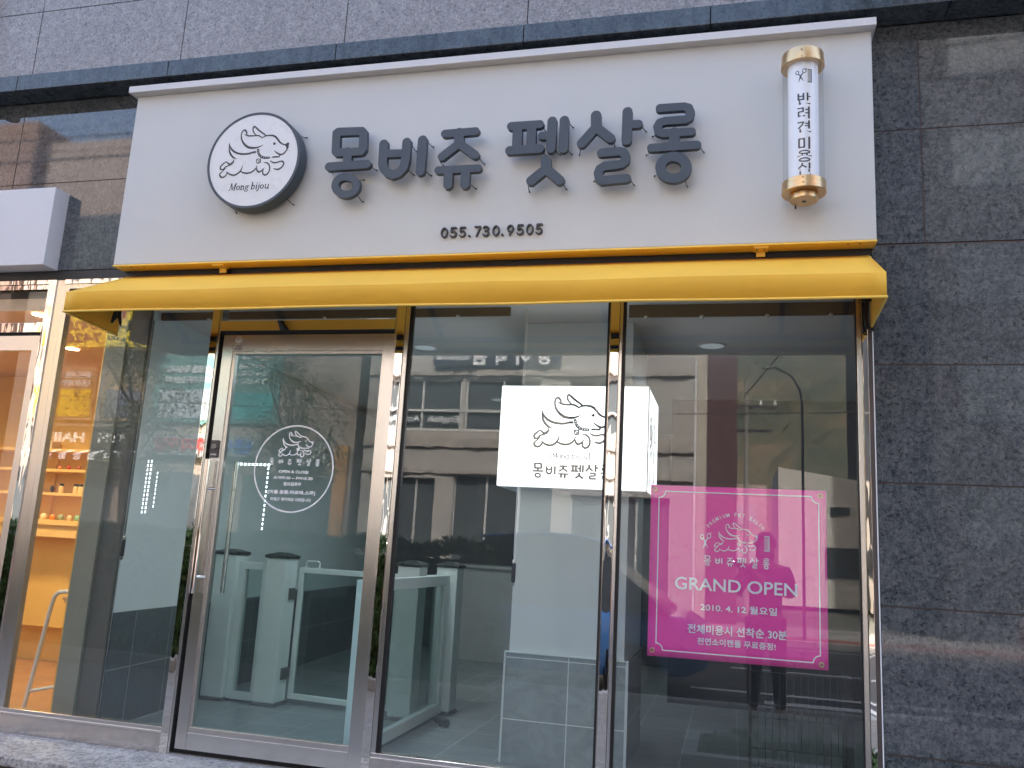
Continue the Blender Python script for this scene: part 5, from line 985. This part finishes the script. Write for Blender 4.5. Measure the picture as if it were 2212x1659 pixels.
m.add(vs, [(j*(nx+1)+i, j*(nx+1)+i+1, (j+1)*(nx+1)+i+1, (j+1)*(nx+1)+i) for j in range(ny) for i in range(nx)]); struct(m.build('wooded_hill', 'hill'))
# poles, lamp, wires
def pole(x, y, h, label, r=.14):
    t_ = thing('utility_pole', (x, y, G0), label, 'utility pole'); m = MB(); m.tube([(x, y, G0), (x, y, G0+h)], [r, r*.65], 14); m.build('pole', plain('concrete_pole', (.36, .34, .31), .8), t_, smooth=50)
    m = MB(); m.box(x-.9, x+.9, y-.05, y+.05, G0+h-.9, G0+h-.8); m.box(x-.7, x+.7, y-.05, y+.05, G0+h-1.6, G0+h-1.5); a = m.build('cross_arm', 'steelg', t_)
    for dx in (-.8, -.4, .4, .8):
        m = MB(); m.lathe([(.03, G0+h-.80), (.05, G0+h-.76), (.03, G0+h-.70), (.01, G0+h-.62)], (x+dx, y), 10); m.build('insulator', 'vin', a)
pole(.42, -20-1.2, 5.6+1.2, 'concrete utility pole with pointed top beside the stone academy building', .09); pole(-23.5, -15.0, 14.2, 'tall concrete utility pole on the far pavement at the left'); pole(7.5, -15.0, 14.2, 'tall concrete utility pole on the far pavement at the right')
for (za, zb, y, sag, r, lab) in ((12.6, 13.3, -15.0, .30, .03, 'thick overhead cable bundle along the far side of the road'), (12.3, 12.7, -15.1, .35, .014, 'thin overhead cable just below the thick bundle'), (11.9, 12.5, -15.0, .25, .035, 'second thick overhead cable along the far side of the road'), (12.9, 13.7, -15.15, .2, .012, 'highest thin overhead cable along the far side of the road'), (5.2, 4.9, -14.9, .5, .014, 'lowest overhead cable along the far side of the road')):
    m = MB(); m.tube([(-23.5+31*k/24, y, za+(zb-za)*k/24-sag*4*(k/24)*(1-k/24)) for k in range(25)], r, 6); tag(rebase(m.build('overhead_cable', 'blk'), (-8, y, za-sag)), lab, 'cable', 'overhead cables across the road')
for p, lab in ((((7.5, -15, 13.2), (3.6, -15, 9.2), (.42, -20.9, 6.2)), 'cable dropping from the right-hand pole to the pointed pole'), (((7.5, -15, 11.0), (3.1, -14.9, 8.6), (-.8, -17.9, 7.4)), 'cable dropping from the right-hand pole to the academy building')):
    m = MB(); m.tube(p, .02, 6); tag(rebase(m.build('overhead_cable', 'blk'), (3, -15, 6)), lab, 'cable', 'overhead cables across the road')
sl = thing('street_lamp', (1.47, -14.7, G0), 'slim dark street lamp with curved arm against the wooded hill', 'street lamp')
m = MB(); m.tube([(1.47, -14.7, G0), (1.47, -14.7, 4.7), (1.43, -14.68, 5.1), (1.25, -14.6, 5.4), (.9, -14.4, 5.55)], [.035, .026, .024, .02, .018], 10); m.build('lamp_post', 'navy', sl, smooth=50)
m = MB(); m.ball((.75, -14.35, 5.52), .09, 8, (1.6, .8, .4)); m.build('lamp_head', 'steelg', sl, smooth=50)
# ---- cars
def car(name, cx, cyy, L, Wd, H, colr, label, face=1):
    c = thing(name, (cx, cyy, G0-.12), label, 'car'); g = G0-.12
    paint = NT(name+'_paint'); paint.base(colr); paint.rough(.22); paint.p.inputs['Coat Weight'].default_value = .8; pm_ = paint.m
    def sec(x, w, z0, z1, zs):   # closed section across the car
        return [(x, -w*.92, z0), (x, -w, z0+.18), (x, -w, zs), (x, -w*.93, z1), (x, w*.93, z1), (x, w, zs), (x, w, z0+.18), (x, w*.92, z0)]
    f = L/2; prof = [(-f, .36, .55, .62), (-f+.12, .28, .72, .66), (-f+.9, .24, .93, .80), (-f+1.3, .22, .98, .86), (0, .22, 1.0, .88), (f-1.2, .24, 1.0, .88), (f-.25, .28, .95, .80), (f, .40, .80, .66)]
    m = MB(); m.rings([[(cx+face*p[0], cyy+p[1], g+p[2]) for p in sec(x, Wd/2*(1-.12*(abs(x)/f)**4), z0, z1, zs)] for x, z0, z1, zs in prof]); m.build('body', pm_, c, smooth=35, bevel=.02)
    gh = [(-f+1.15, .02, 1), (-f+1.95, H-1.04, .80), (-f+2.6, H-.98, .78), (f-1.5, H-1.0, .78), (f-.45, .03, .92)]
    def gs(x, h, k): w = Wd/2*.95; return [(x, -w, .96), (x, -w*(1-(1-k)*min(1, h/.3)), .96+max(h, .02)), (x, w*(1-(1-k)*min(1, h/.3)), .96+max(h, .02)), (x, w, .96)]
    m = MB(); m.rings([[(cx+face*p[0], cyy+p[1], g+p[2]) for p in gs(*q)] for q in gh]); m.build('glasshouse', 'dwin', c, smooth=20, bevel=.02)
    m = MB(); w = Wd/2*.72; m.rings([[(cx+face*x, cyy-w*k, g+z), (cx+face*x, cyy-w*k, g+z+.04), (cx+face*x, cyy+w*k, g+z+.04), (cx+face*x, cyy+w*k, g+z)] for x, z, k in ((-f+1.85, H-.10, 1), (-f+2.6, H-.03, 1), (f-1.5, H-.05, 1), (f-1.0, H-.22, 1.05))]); m.build('roof', pm_, c, smooth=30, bevel=.015)
    for sx in (-f+.85, f-.85):
        for sy in (-1, 1):
            m = MB(); yy = cyy+sy*(Wd/2-.10); m.rings([[(cx+face*sx+r*math.cos(t), yy+sy*d, g+.32+r*math.sin(t)) for t in [2*math.pi*k/28 for k in range(28)]] for r, d in ((.18, -.1), (.30, -.1), (.32, -.06), (.32, .08), (.30, .11), (.18, .11))], False); wh = m.build('wheel', 'blk', c, smooth=40)
            m = MB(); m.rings([[(cx+face*sx+r*math.cos(t), yy+sy*d, g+.32+r*math.sin(t)) for t in [2*math.pi*k/28 for k in range(28)]] for r, d in ((.19, .02), (.19, .105), (.05, .09), (.02, .10))]); m.build('rim', 'brushl', wh, smooth=40)
    for sy in (-1, 1):
        m = MB(); m.ball((cx-face*(f-.10), cyy+sy*(Wd/2-.30), g+.66), .11, 7, (.7, 1.3, .6)); m.build('headlight', 'vin', c, smooth=50)
        m = MB(); m.ball((cx-face*(f-1.45), cyy+sy*(Wd/2+.05), g+1.02), .09, 7, (.6, 1, .8)); m.build('wing_mirror', pm_, c, smooth=50)
car('parked_car', -2.6, -7.0, 4.7, 1.85, 1.86, (.11, .30, .66), 'dark blue car parked at the kerb, reflected in the middle window')
car('parked_car', -10.4, -7.0, 4.6, 1.82, 1.48, (.42, .44, .46), 'silver car parked at the kerb, reflected in the left window')
car('parked_car', 7.2, -12.4, 4.5, 1.8, 1.45, (.5, .07, .04), 'red car on the far lane of the road', -1)

# ---------------------------------------------------------------- the photographer, reflected in the poster glass
PX_, PY_ = .34, -4.78
J_ = {}
def skinmesh(name, verts, edges, mt, root, sub=2):
    me = bpy.data.meshes.new(name); off = root.location
    me.from_pydata([tuple(Vector(v[:3])-off) for v in verts], edges, []); me.materials.append(mt)
    o = bpy.data.objects.new(name, me); COL.objects.link(o); o.parent = root
    sk = o.modifiers.new('skin', 'SKIN'); sk.use_smooth_shade = True
    for i, v in enumerate(verts):
        r = v[3]; me.skin_vertices[0].data[i].radius = r if hasattr(r, '__len__') else (r, r); me.skin_vertices[0].data[i].use_root = (i == 0)
    s2 = o.modifiers.new('sub', 'SUBSURF'); s2.levels = sub; s2.render_levels = sub
    return o
pr_ = thing('person', (PX_, PY_, G0), 'person in dark jacket and face mask photographing the shop with a phone', 'person')
skin_m = plain('skin', (.50, .30, .21), .5); jk = plain('dark_jacket', (.035, .03, .045), .7); tr_ = plain('black_trousers', (.015, .015, .018), .8); hair = plain('black_hair', (.012, .009, .008), .5)
x, y = PX_, PY_; z = G0
body = [(x, y, z+.98, (.16, .12)), (x, y, z+1.12, (.15, .11)), (x, y+.01, z+1.28, (.17, .12)), (x, y+.01, z+1.44, (.15, .10)), (x, y+.02, z+1.53, (.065, .06)), (x-.005, y+.04, z+1.60, (.06, .06)),
        (x-.19, y+.01, z+1.43, .068), (x-.27, y+.13, z+1.24, .052), (x-.25, y+.36, z+1.36, .040), (x-.24, y+.41, z+1.42, .030),
        (x+.19, y+.01, z+1.43, .068), (x+.25, y+.13, z+1.22, .052), (x-.05, y+.34, z+1.36, .040), (x-.13, y+.40, z+1.42, .030),
        (x-.10, y, z+.90, (.10, .10)), (x-.11, y+.02, z+.50, .065), (x-.12, y-.01, z+.10, .045), (x-.13, y+.13, z+.035, .038),
        (x+.10, y, z+.90, (.10, .10)), (x+.12, y+.03, z+.50, .065), (x+.14, y, z+.10, .045), (x+.16, y+.14, z+.035, .038)]
eg = [(0,1),(1,2),(2,3),(3,4),(4,5),(3,6),(6,7),(7,8),(8,9),(3,10),(10,11),(11,12),(12,13),(0,14),(14,15),(15,16),(16,17),(0,18),(18,19),(19,20),(20,21)]
skinmesh('body', body, eg, skin_m, pr_)
up_ = [(a[0], a[1], a[2], tuple(q+.014 for q in a[3]) if hasattr(a[3], '__len__') else a[3]+.014) for a in (body[i] for i in (0,1,2,3,6,7,8,10,11,12))]
up_[0] = (x, y, z+.93, (.185, .145))
skinmesh('jacket', up_, [(0,1),(1,2),(2,3),(3,4),(4,5),(5,6),(3,7),(7,8),(8,9)], jk, pr_)
lo_ = [(x, y, z+.99, (.17, .13))]+[(a[0], a[1], a[2], tuple(q+.012 for q in a[3]) if hasattr(a[3], '__len__') else a[3]+.014) for a in (body[i] for i in (14,15,16,18,19,20))]
skinmesh('trousers', lo_, [(0,1),(1,2),(2,3),(0,4),(4,5),(5,6)], tr_, pr_)
for sx in (-.125, .15):
    m = MB(); m.ball((x+sx, y+.06, z+.045), .06, 8, (.8, 2.1, .75)); m.build('shoe', 'blk', pr_, smooth=60)
hx, hy, hz = x-.005, y+.055, z+1.685
m = MB(); n = 18
for i in range(n+1):
    pass
rg = []
for i in range(n+1):
    a = -math.pi/2+math.pi*i/n; zz = .118*math.sin(a); w_ = max(.002, math.cos(a))
    k = 1-.18*max(0, -math.sin(a)); rg.append([(hx+.074*w_*k*math.cos(t), hy+.092*w_*math.sin(t)*(1 if math.sin(t) > 0 else 1.05), hz+zz) for t in [2*math.pi*q/28 for q in range(28)]])
m.rings(rg); m.ball((hx, hy+.096, hz-.012), .014, 6, (1, 1.1, 1.5)); m.ball((hx-.076, hy, hz-.005), .018, 6, (.4, .8, 1.4)); m.ball((hx+.076, hy, hz-.005), .018, 6, (.4, .8, 1.4))
hd = m.build('head', skin_m, pr_, smooth=80)
for sx in (-.030, .030): MB().ball((hx+sx, hy+.082, hz+.012), .011, 6, (1.3, .6, .8)).build('eye', 'blk', hd, smooth=60)
m = MB(); m.ball((hx, hy+.032, hz-.045), .078, 10, (.93, .92, .72)); m.build('face_mask', plain('grey_mask', (.35, .34, .36), .8), hd, smooth=80)
m = MB(); m.ball((hx, hy-.026, hz+.028), .112, 14, (.96, .95, 1.02)); m.ball((hx, hy-.04, hz-.09), .09, 12, (1.05, .7, 1.1)); m.ball((hx-.01, hy+.045, hz+.098), .05, 8, (1.4, .9, .6)); m.build('hair', hair, hd, smooth=80)
# hands round the phone
def hand(px, py, pz, side):
    verts = [(px, py, pz, .026), (px+.004*side, py+.022, pz+.028, (.034, .016)), (px+.004*side, py+.034, pz+.058, (.034, .014))]; ed = [(0, 1), (1, 2)]
    for k in range(4):
        b = len(verts); oz = pz+.060+.0165*(k-1.5)*1.0; L = (.9, 1.05, 1.0, .8)[k]
        verts += [(px+.010*side, py+.036, oz, .0095), (px-.012*side*L, py+.050, oz+.004, .0085), (px-.030*side*L, py+.048, oz+.006, .0075)]; ed += [(1 if k < 2 else 2, b), (b, b+1), (b+1, b+2)]
    b = len(verts); verts += [(px-.004*side, py+.008, pz+.045, .011), (px-.020*side, py+.014, pz+.068, .0095)]; ed += [(1, b), (b, b+1)]
    return skinmesh('hand', verts, ed, skin_m, pr_, 1)
hand(.082, -4.385, 1.33, 1); 
h2 = hand(.215, -4.400, 1.33, 1)
ph = thing('phone', (.06, -4.33, 1.36), 'dark phone held up by the photographer with its flash lit', 'phone')
m = MB(); m.box(-.012, .140, -4.335, -4.327, 1.362, 1.436); m.build('case', 'blk', ph, bevel=.003)
m = MB(); m.box(.024, .032, -4.3268, -4.3255, 1.412, 1.420); m.build('flash', emis('phone_flash', (1, .98, .92), 60), ph)
